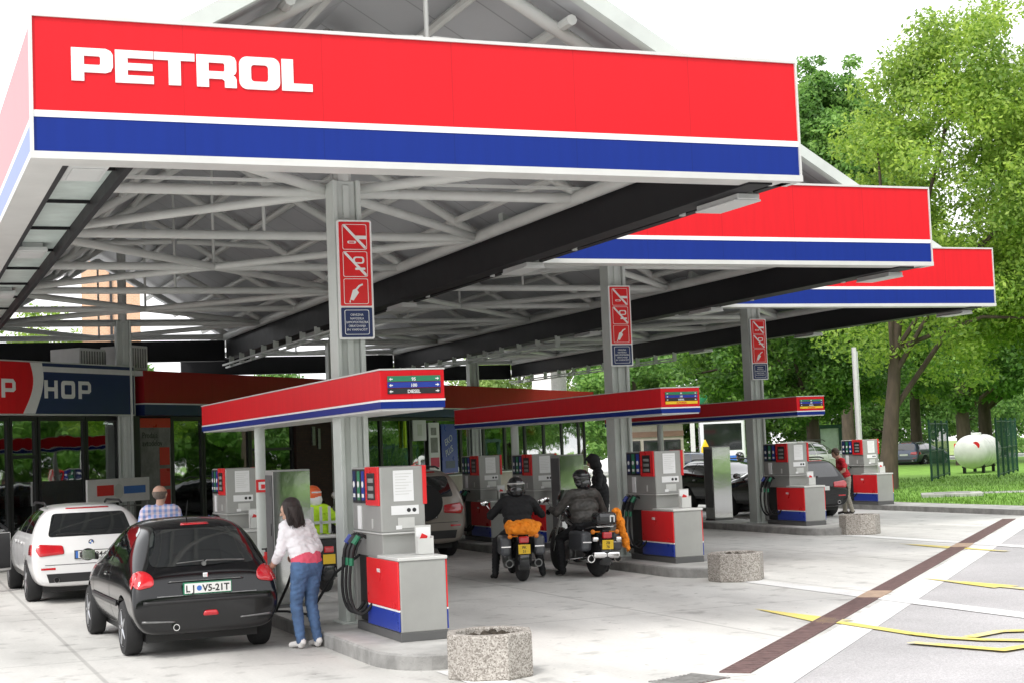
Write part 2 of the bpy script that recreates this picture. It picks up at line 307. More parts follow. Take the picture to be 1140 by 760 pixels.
class MB:
    def __init__(s): s.v = []; s.f = []; s.mi = []; s.m = 0
    def add(s, vs, fs):
        b = len(s.v); s.v += [tuple(p) for p in vs]
        for f in fs: s.f.append(tuple(i+b for i in f)); s.mi.append(s.m)
        return s
    def box(s, x0, x1, y0, y1, z0, z1):
        v = [(x, y, z) for z in (z0, z1) for y in (y0, y1) for x in (x0, x1)]
        return s.add(v, [(0, 2, 3, 1), (4, 5, 7, 6), (0, 1, 5, 4), (2, 6, 7, 3), (0, 4, 6, 2), (1, 3, 7, 5)])
    def tube(s, p0, p1, r0, r1=None, n=10, cap=True):
        p0 = Vector(p0); p1 = Vector(p1); r1 = r0 if r1 is None else r1
        d = (p1-p0).normalized(); a = d.orthogonal().normalized(); b = d.cross(a)
        vs = []
        for p, r in ((p0, r0), (p1, r1)):
            for i in range(n):
                t = 2*PI*i/n; vs.append(p+(a*math.cos(t)+b*math.sin(t))*r)
        fs = [(i, (i+1) % n, n+(i+1) % n, n+i) for i in range(n)]
        if cap: fs += [tuple(range(n-1, -1, -1)), tuple(range(n, 2*n))]
        return s.add(vs, fs)
    def path(s, pts, r, n=8):
        pts = [Vector(p) for p in pts]; rings = []; vs = []
        up = None
        for i, p in enumerate(pts):
            d = (pts[min(i+1, len(pts)-1)]-pts[max(i-1, 0)]).normalized()
            if up is None: a = d.orthogonal().normalized()
            else: a = (up-d*up.dot(d)).normalized()
            up = a; b = d.cross(a)
            rr = r[i] if isinstance(r, (list, tuple)) else r
            for k in range(n):
                t = 2*PI*k/n; vs.append(p+(a*math.cos(t)+b*math.sin(t))*rr)
        fs = []
        for i in range(len(pts)-1):
            for k in range(n): fs.append((i*n+k, i*n+(k+1) % n, (i+1)*n+(k+1) % n, (i+1)*n+k))
        fs += [tuple(range(n-1, -1, -1)), tuple(range((len(pts)-1)*n, len(pts)*n))]
        return s.add(vs, fs)
    def lathe(s, prof, origin=(0, 0, 0), axis='z', n=24):
        vs = []; o = Vector(origin)
        for (r, h) in prof:
            for k in range(n):
                t = 2*PI*k/n; c, q = r*math.cos(t), r*math.sin(t)
                vs.append(o+Vector({'z': (c, q, h), 'x': (h, c, q), 'y': (q, h, c)}[axis]))
        fs = []
        for i in range(len(prof)-1):
            for k in range(n): fs.append((i*n+k, i*n+(k+1) % n, (i+1)*n+(k+1) % n, (i+1)*n+k))
        fs += [tuple(range(n-1, -1, -1)), tuple(range((len(prof)-1)*n, len(prof)*n))]
        return s.add(vs, fs)
    def prism(s, poly, axis, a, b):
        # poly 2D; axis is the extrusion axis
        def P(q, h): return {'x': (h, q[0], q[1]), 'y': (q[0], h, q[1]), 'z': (q[0], q[1], h)}[axis]
        n = len(poly); vs = [P(q, a) for q in poly]+[P(q, b) for q in poly]
        fs = [(i, (i+1) % n, n+(i+1) % n, n+i) for i in range(n)]+[tuple(range(n-1, -1, -1)), tuple(range(n, 2*n))]
        return s.add(vs, fs)
    def ball(s, c, r, seg=14, rings=9, sc=(1, 1, 1)):
        vs = []; c = Vector(c)
        for i in range(1, rings):
            ph = PI*i/rings
            for k in range(seg):
                t = 2*PI*k/seg
                vs.append(c+Vector((math.sin(ph)*math.cos(t)*sc[0], math.sin(ph)*math.sin(t)*sc[1], math.cos(ph)*sc[2]))*r)
        fs = []
        for i in range(rings-2):
            for k in range(seg): fs.append((i*seg+k, (i+1)*seg+k, (i+1)*seg+(k+1) % seg, i*seg+(k+1) % seg))
        vs += [c+Vector((0, 0, r*sc[2])), c-Vector((0, 0, r*sc[2]))]
        a = len(vs)-2; l = (rings-2)*seg
        for k in range(seg): fs += [(a, k, (k+1) % seg), (a+1, l+(k+1) % seg, l+k)]
        return s.add(vs, fs)
    def build(s, name, mats, parent=None, bevel=0, smooth=False, seg=2):
        me = bpy.data.meshes.new(name); me.from_pydata(s.v, [], s.f)
        mats = mats if isinstance(mats, (list, tuple)) else [mats]
        for m in mats: me.materials.append(m)
        me.polygons.foreach_set('material_index', s.mi)
        bm = bmesh.new(); bm.from_mesh(me); bmesh.ops.recalc_face_normals(bm, faces=bm.faces); bm.to_mesh(me); bm.free()
        if smooth:
            me.polygons.foreach_set('use_smooth', [True]*len(me.polygons))
            me.set_sharp_from_angle(angle=rad(40))
        o = link(name, me, parent)
        if bevel:
            b = o.modifiers.new('bevel', 'BEVEL'); b.width = bevel; b.segments = seg; b.limit_method = 'ANGLE'; b.angle_limit = rad(40)
        return o

def eval_mesh(o):
    dg = bpy.context.evaluated_depsgraph_get(); dg.update()
    return bpy.data.meshes.new_from_object(o.evaluated_get(dg), preserve_all_data_layers=True, depsgraph=dg)
def text(name, s, size, loc, rot, m, parent=None, bold=0.0, ext=.002, width=None, align='LEFT'):
    cu = bpy.data.curves.new(name, 'FONT'); cu.body = s; cu.size = size; cu.offset = bold; cu.extrude = ext; cu.resolution_u = 3; cu.align_x = align
    o = bpy.data.objects.new(name+'_tmp', cu); COL.objects.link(o)
    me = eval_mesh(o); bpy.data.objects.remove(o); bpy.data.curves.remove(cu)
    me.materials.clear(); me.materials.append(m)
    if width:
        xs = [v.co.x for v in me.vertices]; w = max(xs)-min(xs); k = width/w
        for v in me.vertices: v.co.x *= k
    me.transform(Matrix.Translation(loc) @ Euler(rot).to_matrix().to_4x4())
    return link(name, me, parent)
def rrect(x0, x1, y0, y1, r, n=5):
    pts = []
    for cx, cy, a in ((x1-r, y1-r, 0), (x0+r, y1-r, 90), (x0+r, y0+r, 180), (x1-r, y0+r, 270)):
        for k in range(n+1):
            t = rad(a+90*k/n); pts.append((cx+r*math.cos(t), cy+r*math.sin(t)))
    return pts
def flat(name, loops, m, loc, rot, parent=None, ext=.004):
    # filled 2-D outline; inner loops are holes
    cu = bpy.data.curves.new(name, 'CURVE'); cu.dimensions = '2D'; cu.fill_mode = 'BOTH'; cu.extrude = ext
    for lp in loops:
        sp = cu.splines.new('POLY'); sp.points.add(len(lp)-1)
        for p, q in zip(sp.points, lp): p.co = (q[0], q[1], 0, 1)
        sp.use_cyclic_u = True
    o = bpy.data.objects.new(name+'_tmp', cu); COL.objects.link(o)
    me = eval_mesh(o); bpy.data.objects.remove(o); bpy.data.curves.remove(cu)
    me.materials.clear(); me.materials.append(m)
    me.transform(Matrix.Translation(loc) @ Euler(rot).to_matrix().to_4x4())
    return link(name, me, parent)
FRONT = (PI/2, 0, 0); LEFT = (PI/2, 0, -PI/2)

# ------------------------------------------------------------------ setting: ground
BX, BY = 6.60, 6.68          # step from one pump bay to the next
AX = 4.93                    # axis of the first bay
def sheet(name, poly, z, m, sub=False):
    me = bpy.data.meshes.new(name); me.from_pydata([(x, y, z) for x, y in poly], [], [tuple(range(len(poly)))]); me.materials.append(m)
    o = link(name, me); tag(o, kind='structure'); return o
M['shadedred'] = streak_panel('band_red_shaded', (.34, .016, .022))  # fascia red with the shade under the canopies put into its colour
def sline(c, x): return x-c   # y on the diagonal x-y=c
sheet('ground', [(-900, -900), (1200, -900), (1200, 1500), (-900, 1500)], -.03, M['pale'])
sheet('grass_verge', [(-60, -90), (320, -90), (320, 285), (-60, -95)], -.012, M['lawn'])
sheet('forecourt', [(-45, -40), (65, 70), (65, 130), (-45, 130)], 0, M['concrete'])
sheet('asphalt_road', [(-44.42, -40), (-5, -40), (64, 29), (24.58, 29)], -.0025, M['asphalt'])
sheet('concrete_strip', [(-45, -40), (-44.42, -40), (24.5, 28.92), (24.5, 29.5)], .0015, M['whitepaint'])
# lawn and meadow to the right
def raised(name, poly, z0, z1, top, side):
    n = len(poly); b = MB(); b.m = 1; vs = [(x, y, z0) for x, y in poly]+[(x, y, z1) for x, y in poly]
    b.add(vs, [(i, (i+1) % n, n+(i+1) % n, n+i) for i in range(n)]); b.m = 0
    b.add([(x, y, z1) for x, y in poly], [tuple(range(n))])
    o = b.build(name, [top, side]); tag(o, kind='structure'); return o
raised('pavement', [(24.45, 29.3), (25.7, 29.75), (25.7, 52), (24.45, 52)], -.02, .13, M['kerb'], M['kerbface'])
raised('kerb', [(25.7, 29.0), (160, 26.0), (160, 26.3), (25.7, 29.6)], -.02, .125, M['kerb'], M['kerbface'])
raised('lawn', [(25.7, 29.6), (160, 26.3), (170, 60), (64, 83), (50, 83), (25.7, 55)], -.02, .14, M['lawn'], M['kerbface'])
sheet('far_road', [(50, 83), (64, 83), (170, 60), (190, 75), (70, 104), (40, 104)], -.01, M['pale'])
sheet('meadow', [(66, 106), (190, 77), (330, 240), (120, 240)], .03, M['meadow'])
# drain
d = thing('drain_channel', 'long dark iron drain grate running diagonally across the forecourt edge', 'drain', (0, 5.3, 0), PI/4)
k = 0; u = -12.0
covers = [(16.0, 16.85), (24.5, 25.4)]
segs = []; prev = 9.72
for a, b_ in covers: segs.append((prev, a, 0)); segs.append((a, b_, 1)); prev = b_
segs.append((prev, 33.0, 0))
dm = MB(); cm = MB()
for a, b_, t in segs:
    if t: cm = MB(); cm.box(a, b_, -.15, .15, -.02, .0135); tag(cm.build('cover_plate', M['grate2'], d), 'pale rusty cover plate set in the dark grate')
    else:
        u = a
        while u < b_-.001:
            w = min(.115, b_-u); dm.box(u, u+w*.8, -.12, .12, -.04, .012); u += .12
        dm.box(a, b_, -.14, -.12, -.04, .0135); dm.box(a, b_, .12, .14, -.04, .0135); dm.box(a, b_, -.12, .12, -.04, .002)
dm.build('grate', M['grate'], d); g = MB()
for i in range(9): g.box(i*.075, i*.075+.032, 0, .55, -.02, .014)
g.box(-.05, 0, -.03, .58, -.02, .012); g.box(.675, .72, -.03, .58, -.02, .012); g.m = 1; g.box(0, .675, 0, .55, -.02, .006)
go = g.build('gully_grate', [M['shelf'], M['grate']]); go.location = (6.2, 11.78, 0); go.rotation_euler = (0, 0, rad(20)); go.scale = (.72, .72, 1); tag(go, 'small square iron gully grate at the bottom edge of the forecourt', 'grate')
# painted marks
def mark(poly, m, z=.0056):
    return sheet('road_marking', poly, z, m)
for i in range(4):
    x = AX+BX*i-.05
    y1 = 13.9+BY*i
    w = .17
    mark([(x-w, y1-8.5), (x+w, y1-8.5), (x+w, y1), (x-w, y1)], M['whitepaint'])
def arrow(x, y, ln, hw=.21):
    mark([(x-.07, y-ln), (x+.07, y-ln), (x+.08, y-1.75), (x+hw, y-1.8), (x, y), (x-hw, y-1.8), (x-.08, y-1.75)], M['yellowpaint'], .0098)
arrow(9.62, 16.5, 3.3); arrow(13.35, 18.3, 3.6, .2); arrow(17.2, 24.2, 3.0, .2)
NST = []
def strokes(pts, w):
    for (a, b_) in zip(pts, pts[1:]):
        a = Vector(a); b_ = Vector(b_); n = (b_-a).orthogonal().normalized()*w; e = (b_-a).normalized()*w*.8
        mark([tuple(a-n-e), tuple(b_-n+e), tuple(b_+n+e), tuple(a+n-e)], M['yellowpaint'], .0138+.0006*(NST.append(1) or len(NST)))
strokes([(9.62, 13.3), (9.67, 12.9), (9.83, 12.55), (10.2, 12.15)], .075)
strokes([(9.9, 12.8), (10.35, 12.95), (10.75, 12.75)], .075)
strokes([(9.2, 12.75), (9.5, 11.85), (9.95, 11.95)], .075)

# pump islands
def island(i, y0, y1):
    cx = AX+BX*i; hw = .6; pts = []
    for k in range(13):
        t = PI+PI*k/12; pts.append((cx+hw*math.copysign(abs(math.cos(t))**.75, math.cos(t)), y0+.75+.75*math.sin(t)))
    pts += [(cx+hw, y1), (cx-hw, y1)]
    n = len(pts); b = MB(); b.m = 1
    inn = [(cx+(x-cx)*.97, y+(.03 if y < y0+.7 else 0)) for x, y in pts]
    vs = [(x, y, -.02) for x, y in pts]+[(x, y, .13) for x, y in pts]+[(x, y, .15) for x, y in inn]
    b.add(vs, [(r*n+j, r*n+(j+1) % n, (r+1)*n+(j+1) % n, (r+1)*n+j) for r in (0, 1) for j in range(n)])
    b.m = 0; b.add([(x, y, .15) for x, y in inn], [tuple(range(n))])
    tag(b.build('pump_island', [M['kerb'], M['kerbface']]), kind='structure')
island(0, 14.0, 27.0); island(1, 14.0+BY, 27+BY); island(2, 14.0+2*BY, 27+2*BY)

# ------------------------------------------------------------------ canopy bays
FX0, FX1, FY, FZ0, FZ1 = 1.19-AX, 8.63-AX, 13.48, 4.66, 5.81    # local x about the bay axis
CZ = 5.10
YN = [17.7-3.55, 17.7, 21.3, 24.9, 28.5, 32.0, 35.4, 39.4]
SX = 3.22; YE = 39.9; APX = 7.2; EAV = 5.22
def make_bay(FX0=FX0):
    t = thing('canopy_bay', 'x', 'canopy')
    def bld(b, name, m, par=t, **k): return b.build(name, m, par, **k)
    # fascia box: red over white line over blue with pale edging
    f = MB(); f.box(FX0, FX1, FY, FY+.10, 5.012, FZ1); fa = bld(f, 'fascia', M['red'])
    f = MB(); f.box(FX0, FX1, FY-.006, FY+.10, 4.955, 5.012); bld(f, 'stripe', M['white'], fa)
    f = MB(); f.box(FX0, FX1, FY, FY+.10, 4.662, 4.955); bld(f, 'blue_band', M['blue'], fa)
    f = MB(); f.box(FX0-.03, FX1+.03, FY-.02, FY+.3, 4.60, 4.662); f.box(FX0-.02, FX1+.02, FY-.02, FY+.16, FZ1, FZ1+.03)
    f.box(FX1, FX1+.022, FY-.02, FY+.1, 4.662, FZ1); f.box(FX0-.022, FX0, FY-.02, FY+.1, 4.662, FZ1)
    bld(f, 'edge_trim', M['trim'], fa)
    # gable roof, two slopes
    for s in (-1, 1):
        b = MB(); x1 = s*(SX+.12)
        y0, y1 = 13.75, 41.0
        b.add([(0, y0, APX), (x1, y0, EAV), (x1, y1, EAV), (0, y1, APX), (0, y0, APX+.14), (x1, y0, EAV+.14), (x1, y1, EAV+.14), (0, y1, APX+.14)],
              [(0, 1, 2, 3), (4, 7, 6, 5), (0, 4, 5, 1), (3, 2, 6, 7), (1, 5, 6, 2)])
        bld(b, 'roof_slope', M['roof'])
        b = MB()
        for q in (.22, .44, .66, .88):
            b.tube((s*SX*q, y0+.1, APX-(APX-EAV)*q-.11), (s*SX*q, y1-.1, APX-(APX-EAV)*q-.11), .055, n=8)
        bld(b, 'purlin', M['tube'], smooth=True)
        # gable edge board
        b = MB(); b.add([(0, y0-.16, APX+.16), (x1+s*.1, y0-.16, EAV+.10), (x1+s*.1, y0-.01, EAV+.10), (0, y0-.01, APX+.16),
                         (0, y0-.16, APX-.02), (x1+s*.1, y0-.16, EAV-.08), (x1+s*.1, y0-.01, EAV-.08), (0, y0-.01, APX-.02)],
                        [(0, 1, 2, 3), (4, 7, 6, 5), (0, 4, 5, 1), (3, 2, 6, 7), (1, 5, 6, 2), (0, 3, 7, 4)])
        bld(b, 'verge_board', M['column'])
    # rafters, cross chords, diagonals, hangers
    for k, y in enumerate(YN):
        if k < 7 or True:
            b = MB(); b.tube((-SX, y, CZ), (SX, y, CZ), .062, n=12); bld(b, 'cross_chord', M['tube'], smooth=True)
        b = MB()
        for s in (-1, 1): b.tube((0, y, APX-.2), (s*SX, y, EAV-.1), .07, n=10)
        bld(b, 'rafter', M['tube'], smooth=True)
        b = MB(); b.tube((0, y, CZ), (0, y, APX-.15), .024, n=6); bld(b, 'hanger', M['tube'])
        if k % 2 == 1:
            for s in (-1, 1):
                for j in (k-1, k+1):
                    if 0 <= j < len(YN):
                        b = MB(); b.tube((0, y, CZ), (s*(SX-.05), YN[j], CZ), .058, n=10); bld(b, 'diagonal_brace', M['tube'], smooth=True)
        if k in (0, 1, 4):
            for s in (-1, 1):
                b = MB(); b.tube((s*.05, y, CZ+.9), (s*1.75, y, APX-(APX-EAV)*1.75/SX-.2), .05, n=8); bld(b, 'web_brace', M['tube'], smooth=True)
    for s in (-1, 1):
        b = MB(); b.tube((s*SX*.97, 14.0, CZ), (s*SX*.97, YE-.3, CZ), .085, n=12); bld(b, 'edge_chord', M['tube'], smooth=True)
    # black edge beam (right) with gutter and lamp boxes; end beam
    b = MB(); b.box(3.23, 3.38, FY+.1, YE, 4.60, 5.12); b.box(3.17, 3.44, FY+.1, YE, 4.58, 4.60); b.box(3.17, 3.44, FY+.1, YE, 5.12, 5.14); bld(b, 'edge_beam', M['beam'])
    b = MB(); b.box(3.441, 3.66, FY+.1, YE, 4.70, 5.2); b.box(3.55, 3.66, FY+.1, YE, 4.60, 4.70); bld(b, 'gutter', M['beam'])
    for y in (15.6, 18.6, 21.6, 24.6): b = MB(); b.box(3.47, 3.53, y, y+.05, 4.57, 4.70); bld(b, 'bracket', M['fixture'])
    for y in (14.1, 19.9, 25.5, 31.5):
        b = MB(); b.box(3.34, 3.60, y, y+.9, 4.52, 4.58); b.box(3.38, 3.56, y+.05, y+.85, 4.58, 4.70); b.box(3.31, 3.63, y+.02, y+.88, 4.50, 4.523)
        bld(b, 'light_fixture', M['fixture'], bevel=.01)
    b = MB(); b.box(3.12, 3.16, 27, YE, 4.40, 4.44); b.box(3.20, 3.24, 27, YE, 4.34, 4.38)
    y = 27
    while y < YE: b.box(3.12, 3.24, y, y+.03, 4.34, 4.60); y += 1.2
    bld(b, 'cable_tray', M['column'])
    b = MB(); b.box(-3.35, 3.2, YE, YE+.15, 4.55, 5.05); b.box(-3.35, 3.2, YE-.06, YE+.21, 4.53, 4.55); bld(b, 'end_beam', M['beam'])
    b = MB(); b.tube((-3.3, YE-.1, 5.13), (3.2, YE-.1, 5.13), .07, n=8); bld(b, 'end_chord', M['tube'])
    # columns
    for yc in (17.28, 35.3):
        b = MB(); w = .165
        b.box(-.11, .11, yc-.11, yc+.11, .15 if yc < 30 else 0, CZ+.05)
        for sx in (-1, 1):
            b.box(sx*.112 if sx > 0 else -w, w if sx > 0 else -.112, yc-w, yc+w, .15 if yc < 30 else 0, CZ+.05)
        b.box(-.04, .04, yc-.135, yc-.112, .15 if yc < 30 else 0, CZ)
        b.box(-.22, .22, yc-.22, yc+.22, .13 if yc < 30 else -.01, .17 if yc < 30 else .02)
        bld(b, 'support_column', M['column'], bevel=.012)
        b = MB(); b.box(-3.3, 3.3, yc+.17, yc+.24, 5.17, 5.2); b.tube((0, yc, CZ), (0, yc, APX-.3), .1, n=10); bld(b, 'king_post', M['tube'])
    return t
bay0 = make_bay()
bay0.location = (AX, 0, 0)
bays = [bay0]
bay0['label'] = 'nearest red and blue canopy with big white lettering on its fascia'
bay0['group'] = 'filling station roof canopies'
for i, lb in ((1, 'middle red and blue canopy, its blank fascia set behind the lettered one'), (2, 'farthest red and blue canopy, smallest fascia beside the green trees')):
    if i == 1:
        b1 = make_bay(-2.885); b1.location = (AX+BX, BY, 0); b1['label'] = lb; b1['group'] = 'filling station roof canopies'; bays.append(b1)
    else: bays.append(dup(b1, (AX+BX*i, BY*i, 0), 0, lb))
# left return of the first bay, lettering
b = MB(); b.box(FX0, FX0+.06, FY+.1, 40, 5.012, FZ1); lr = b.build('side_fascia', streak_panel('side_red_sheen', (.78, .14, .16), .35), bay0)  # paler copy of the fascia red, glancing sky sheen painted in
b = MB(); b.box(FX0, FX0+.06, FY+.1, 40, 4.955, 5.012); b.build('stripe', M['white'], lr)
b = MB(); b.box(FX0, FX0+.06, FY+.1, 40, 4.662, 4.955); b.build('blue_band', streak_panel('side_blue_sheen', (.12, .18, .46), .35), lr)  # fascia blue washed out in colour by the same sky sheen
b = MB(); b.box(FX0-.03, FX0+.26, FY+.3, 40, 4.60, 4.662); b.build('soffit', M['trim'], lr)
b = MB(); b.box(FX0+.262, FX0+.31, FY+.3, 40, 4.60, 4.72); b.box(FX0+.80, FX0+.86, FY+.3, 40, 4.60, 5.1); b.box(-3.36, -3.24, FY+.3, 40, 4.75, 5.2)
y = FY+1
while y < 40: b.box(FX0+.312, FX0+.798, y, y+.03, 4.70, 4.733); y += 1.9
b.build('edge_beam', M['beam'], bay0)
b = MB(); b.box(FX0+.312, FX0+.798, FY+.3, 40, 4.735, 4.75); b.build('lens_strip', M['lens'], bay0)
for y in (13.95, 19.6, 24.6):
    b = MB(); b.box(FX0+.33, FX0+.68, y, y+.75, 4.63, 4.68); b.box(FX0+.38, FX0+.63, y+.05, y+.7, 4.68, 4.733); b.box(FX0+.37, FX0+.64, y+.08, y+.66, 4.62, 4.631); b.build('light_fixture', M['fixture'], bay0, bevel=.01)
# PETROL lettering, wide square letters 2.09 m across
W = 2.09; Hh = .285; sv = .105; sh = .068
def sc(a): return a*W
def let(name, loops): flat(name, loops, M['white'], (1.505-AX, FY-.008, 5.275), FRONT, bay0, .006)
r = .05
def rpoly(pts): return pts
P0, P1 = sc(0), sc(.165)
def pshape(x0, x1, tail):
    out = [(x0, 0), (x0+sv, 0), (x0+sv, .075)]
    if tail:
        out += [(x1-sv-.02, .075), (x1-sv, .06), (x1-sv, 0), (x1, 0), (x1, .075), (x1-.012, .10), (x1-.03, .112), (x1-.01, .125), (x1, .15), (x1, Hh-.05), (x1-.015, Hh-.015), (x1-.05, Hh), (x0, Hh)]
    else:
        out += [(x1-.06, .075), (x1-.018, .09), (x1, .13), (x1, Hh-.05), (x1-.018, Hh-.018), (x1-.06, Hh), (x0, Hh)]
    hb = .142 if not tail else .142
    hole = [(x0+sv, hb), (x1-sv-.01, hb), (x1-sv, hb+.01), (x1-sv, Hh-sh-.01), (x1-sv-.01, Hh-sh), (x0+sv, Hh-sh)]
    return [out, hole]
let('letter', pshape(P0, P1, False))
e0, e1 = sc(.174), sc(.329); let('letter', [[(e0, 0), (e1, 0), (e1, sh), (e0+sv, sh), (e0+sv, .112), (e1-.01, .112), (e1-.01, .174), (e0+sv, .174), (e0+sv, Hh-sh), (e1, Hh-sh), (e1, Hh), (e0, Hh)]])
t0, t1 = sc(.332), sc(.498); tm = (t0+t1)/2; let('letter', [[(tm-sv/2, 0), (tm+sv/2, 0), (tm+sv/2, Hh-sh), (t1, Hh-sh), (t1, Hh), (t0, Hh), (t0, Hh-sh), (tm-sv/2, Hh-sh)]])
let('letter', pshape(sc(.506), sc(.673), True))
o0, o1 = sc(.685), sc(.859); let('letter', [rrect(o0, o1, -.003, Hh+.003, .07), rrect(o0+sv, o1-sv, sh, Hh-sh, .03)])
l0, l1 = sc(.867), sc(1); let('letter', [[(l0, 0), (l1, 0), (l1, sh), (l0+sv, sh), (l0+sv, Hh), (l0, Hh)]])

# warning signs on the columns
def make_sign():
    t = thing('warning_sign', 'x', 'sign', group='pictogram warning signs on the canopy columns')
    w, h = .407, 1.354
    flat('board', [rrect(0, w, 0, h, .025)], M['white'], (0, 0, 0), FRONT, t, .012)
    rp = flat('red_panel', [rrect(.022, w-.022, .375, h-.022, .012)], M['red2'], (0, -.0145, 0), FRONT, t, .002)
    for k in range(3):
        z0 = .395+.31*k
        flat('pictogram_frame', [rrect(.06, w-.06, z0, z0+.29, .02), rrect(.066, w-.066, z0+.006, z0+.284, .018)], M['white'], (0, -.0185, 0), FRONT, rp, .002)
        if k:
            flat('slash', [[(.075, z0+.262), (.075, z0+.282), (.095, z0+.282), (w-.075, z0+.035), (w-.075, z0+.012), (w-.095, z0+.012)]], M['white'], (0, -.0225, 0), FRONT, rp, .002)
    z0 = .395
    # fuel nozzle pictogram, cigarette, engine
    flat('nozzle_symbol', [[(.135, z0+.05), (.17, z0+.04), (.235, z0+.13), (.215, z0+.16), (.25, z0+.20), (.285, z0+.215), (.28, z0+.235), (.235, z0+.215), (.20, z0+.175), (.165, z0+.16), (.12, z0+.02), (.135, z0+.015)]], M['white'], (0, -.0185, 0), FRONT, rp, .002)
    flat('cigarette_symbol', [[(.21, z0+.62+.12), (.34, z0+.62+.12), (.34, z0+.62+.16), (.21, z0+.62+.16)]], M['white'], (0, -.0185, 0), FRONT, rp, .002)
    flat('smoke_symbol', [rrect(.12, .22, z0+.62+.07, z0+.62+.10, .012), rrect(.135, .20, z0+.62+.078, z0+.62+.092, .006)], M['white'], (0, -.0185, 0), FRONT, rp, .0018)
    flat('engine_symbol', [rrect(.18, .31, z0+.31+.15, z0+.31+.23, .03), rrect(.20, .29, z0+.31+.165, z0+.31+.215, .02)], M['white'], (0, -.0185, 0), FRONT, rp, .002)
    flat('car_symbol', [rrect(.20, .32, z0+.31+.08, z0+.31+.105, .01)], M['white'], (0, -.0185, 0), FRONT, rp, .002)
    bp = flat('blue_panel', [rrect(.022, w-.022, .022, .355, .012)], M['navy'], (0, -.0145, 0), FRONT, t, .002)
    flat('panel_frame', [rrect(.06, w-.06, .05, .33, .02), rrect(.066, w-.066, .056, .324, .018)], M['white'], (0, -.0185, 0), FRONT, bp, .002)
    for k, (s_, wd) in enumerate((('OBVEZNA', .15), ('NAVODILA', .16), ('SAMOPOSTREZBA', .26), ('OBRATOVANJA', .2), ('IN VARNOST', .24))):
        text('wording', s_, .036, (.2035, -.019, .262-.042*k), FRONT, M['white'], bp, ext=.001, width=wd, align='CENTER')
    b = MB(); b.box(.05, .36, .005, .06, .3, .34); b.box(.05, .36, .005, .06, 1.0, 1.04); b.build('clamp', M['column'], t)
    return t
sg = make_sign()
SY = 17.05
sg.location = (4.775, SY, 3.323); sg['label'] = 'largest tall red pictogram sign, on the column nearest the woman'
dup(sg, (4.775+BX-.05, SY+BY, 3.323), 0, 'mid-sized tall red pictogram sign, on the column right of the two motorcycles')
dup(sg, (4.775+2*BX, SY+2*BY, 3.323), 0, 'smallest tall red pictogram sign, on the farthest column in front of the trees')

# ------------------------------------------------------------------ small canopies over the islands
def make_icanopy(four):
    t = thing('island_canopy', 'x', 'canopy', group='low flat canopies over the pump islands')
    x0, x1, y0, y1 = -.33, .35, 15.0, 24.5
    b = MB(); b.box(x0, x1, y0, y1, 2.565, 2.86); f = b.build('fascia', M['red'], t, bevel=.01)
    b = MB(); b.box(x0-.004, x1+.004, y0-.004, y1+.004, 2.545, 2.565); b.build('stripe', M['white'], f)
    b = MB(); b.box(x0, x1, y0, y1, 2.475, 2.545); b.build('blue_band', M['blue'], f)
    b = MB(); b.box(x0+.015, x1-.015, y0+.015, y1-.015, 2.455, 2.475); b.build('soffit', M['trim'], f)
    b = MB(); b.box(x0-.006, x1+.006, y0-.006, y1+.006, 2.86, 2.875); b.build('cap_trim', M['trim'], f)
    rows = [('95', M['green']), ('100', M['blue2']), ('DIESEL', M['dark'])]
    if four: rows.append(('AUTOPLIN', M['yellow']))
    n = len(rows); hh = .195/n if four else .062
    z = 2.80
    fsz = hh*.75
    for s_, m in rows:
        b = MB(); b.box(x0+.075, x1-.045, y0-.012, y0-.001, z-hh+.006, z); p = b.build('fuel_strip', m, t)
        text('wording', s_, fsz, (.02, y0-.0135, z-hh+.006+hh*.12), FRONT, M['white'] if m is not M['yellow'] else M['red2'], p, ext=.001, bold=.001, align='CENTER')
        if m is not M['yellow']:
            for sx, xx in ((-1, x0+.11), (1, x1-.08)):
                q = hh*.32; zc = z-hh/2
                flat('arrow_mark', [[(xx+sx*q, zc), (xx, zc+q*.8), (xx, zc+q*.25), (xx-sx*q, zc+q*.25), (xx-sx*q, zc-q*.25), (xx, zc-q*.25), (xx, zc-q*.8)]], M['white'], (0, y0-.0135, 0), FRONT, p, .001)
        z -= hh
    b = MB(); b.tube((0, 21.95, .15), (0, 21.95, 2.46), .075, n=16); b.box(-.14, .14, 21.82, 22.08, .15, .17); b.build('post', M['column'], t, smooth=True)
    b = MB(); b.box(-.09, .09, 21.86, 21.868, 1.55, 1.73); sgn = b.build('fire_sign', M['red2'], t)
    b = MB(); b.box(-.055, .055, 21.855, 21.859, 1.585, 1.695); b.build('symbol', M['paper'], sgn); b = MB(); b.box(-.02, .035, 21.850, 21.854, 1.60, 1.66); b.build('symbol', M['red2'], sgn)
    return t
ic = make_icanopy(False); ic.location = (AX, 0, 0); ic['label'] = 'bright red low canopy over the nearest pumps, three fuel strips on its end'
ic2 = make_icanopy(True); ic2.location = (AX+BX-.03, BY, 0); ic2['label'] = 'dark red low canopy over the pumps beside the motorcycles, yellow strip lowest'
dup(ic2, (AX+2*BX, 2*BY, 0), 0, 'farthest low red canopy, over the pumps in front of the black estate car')

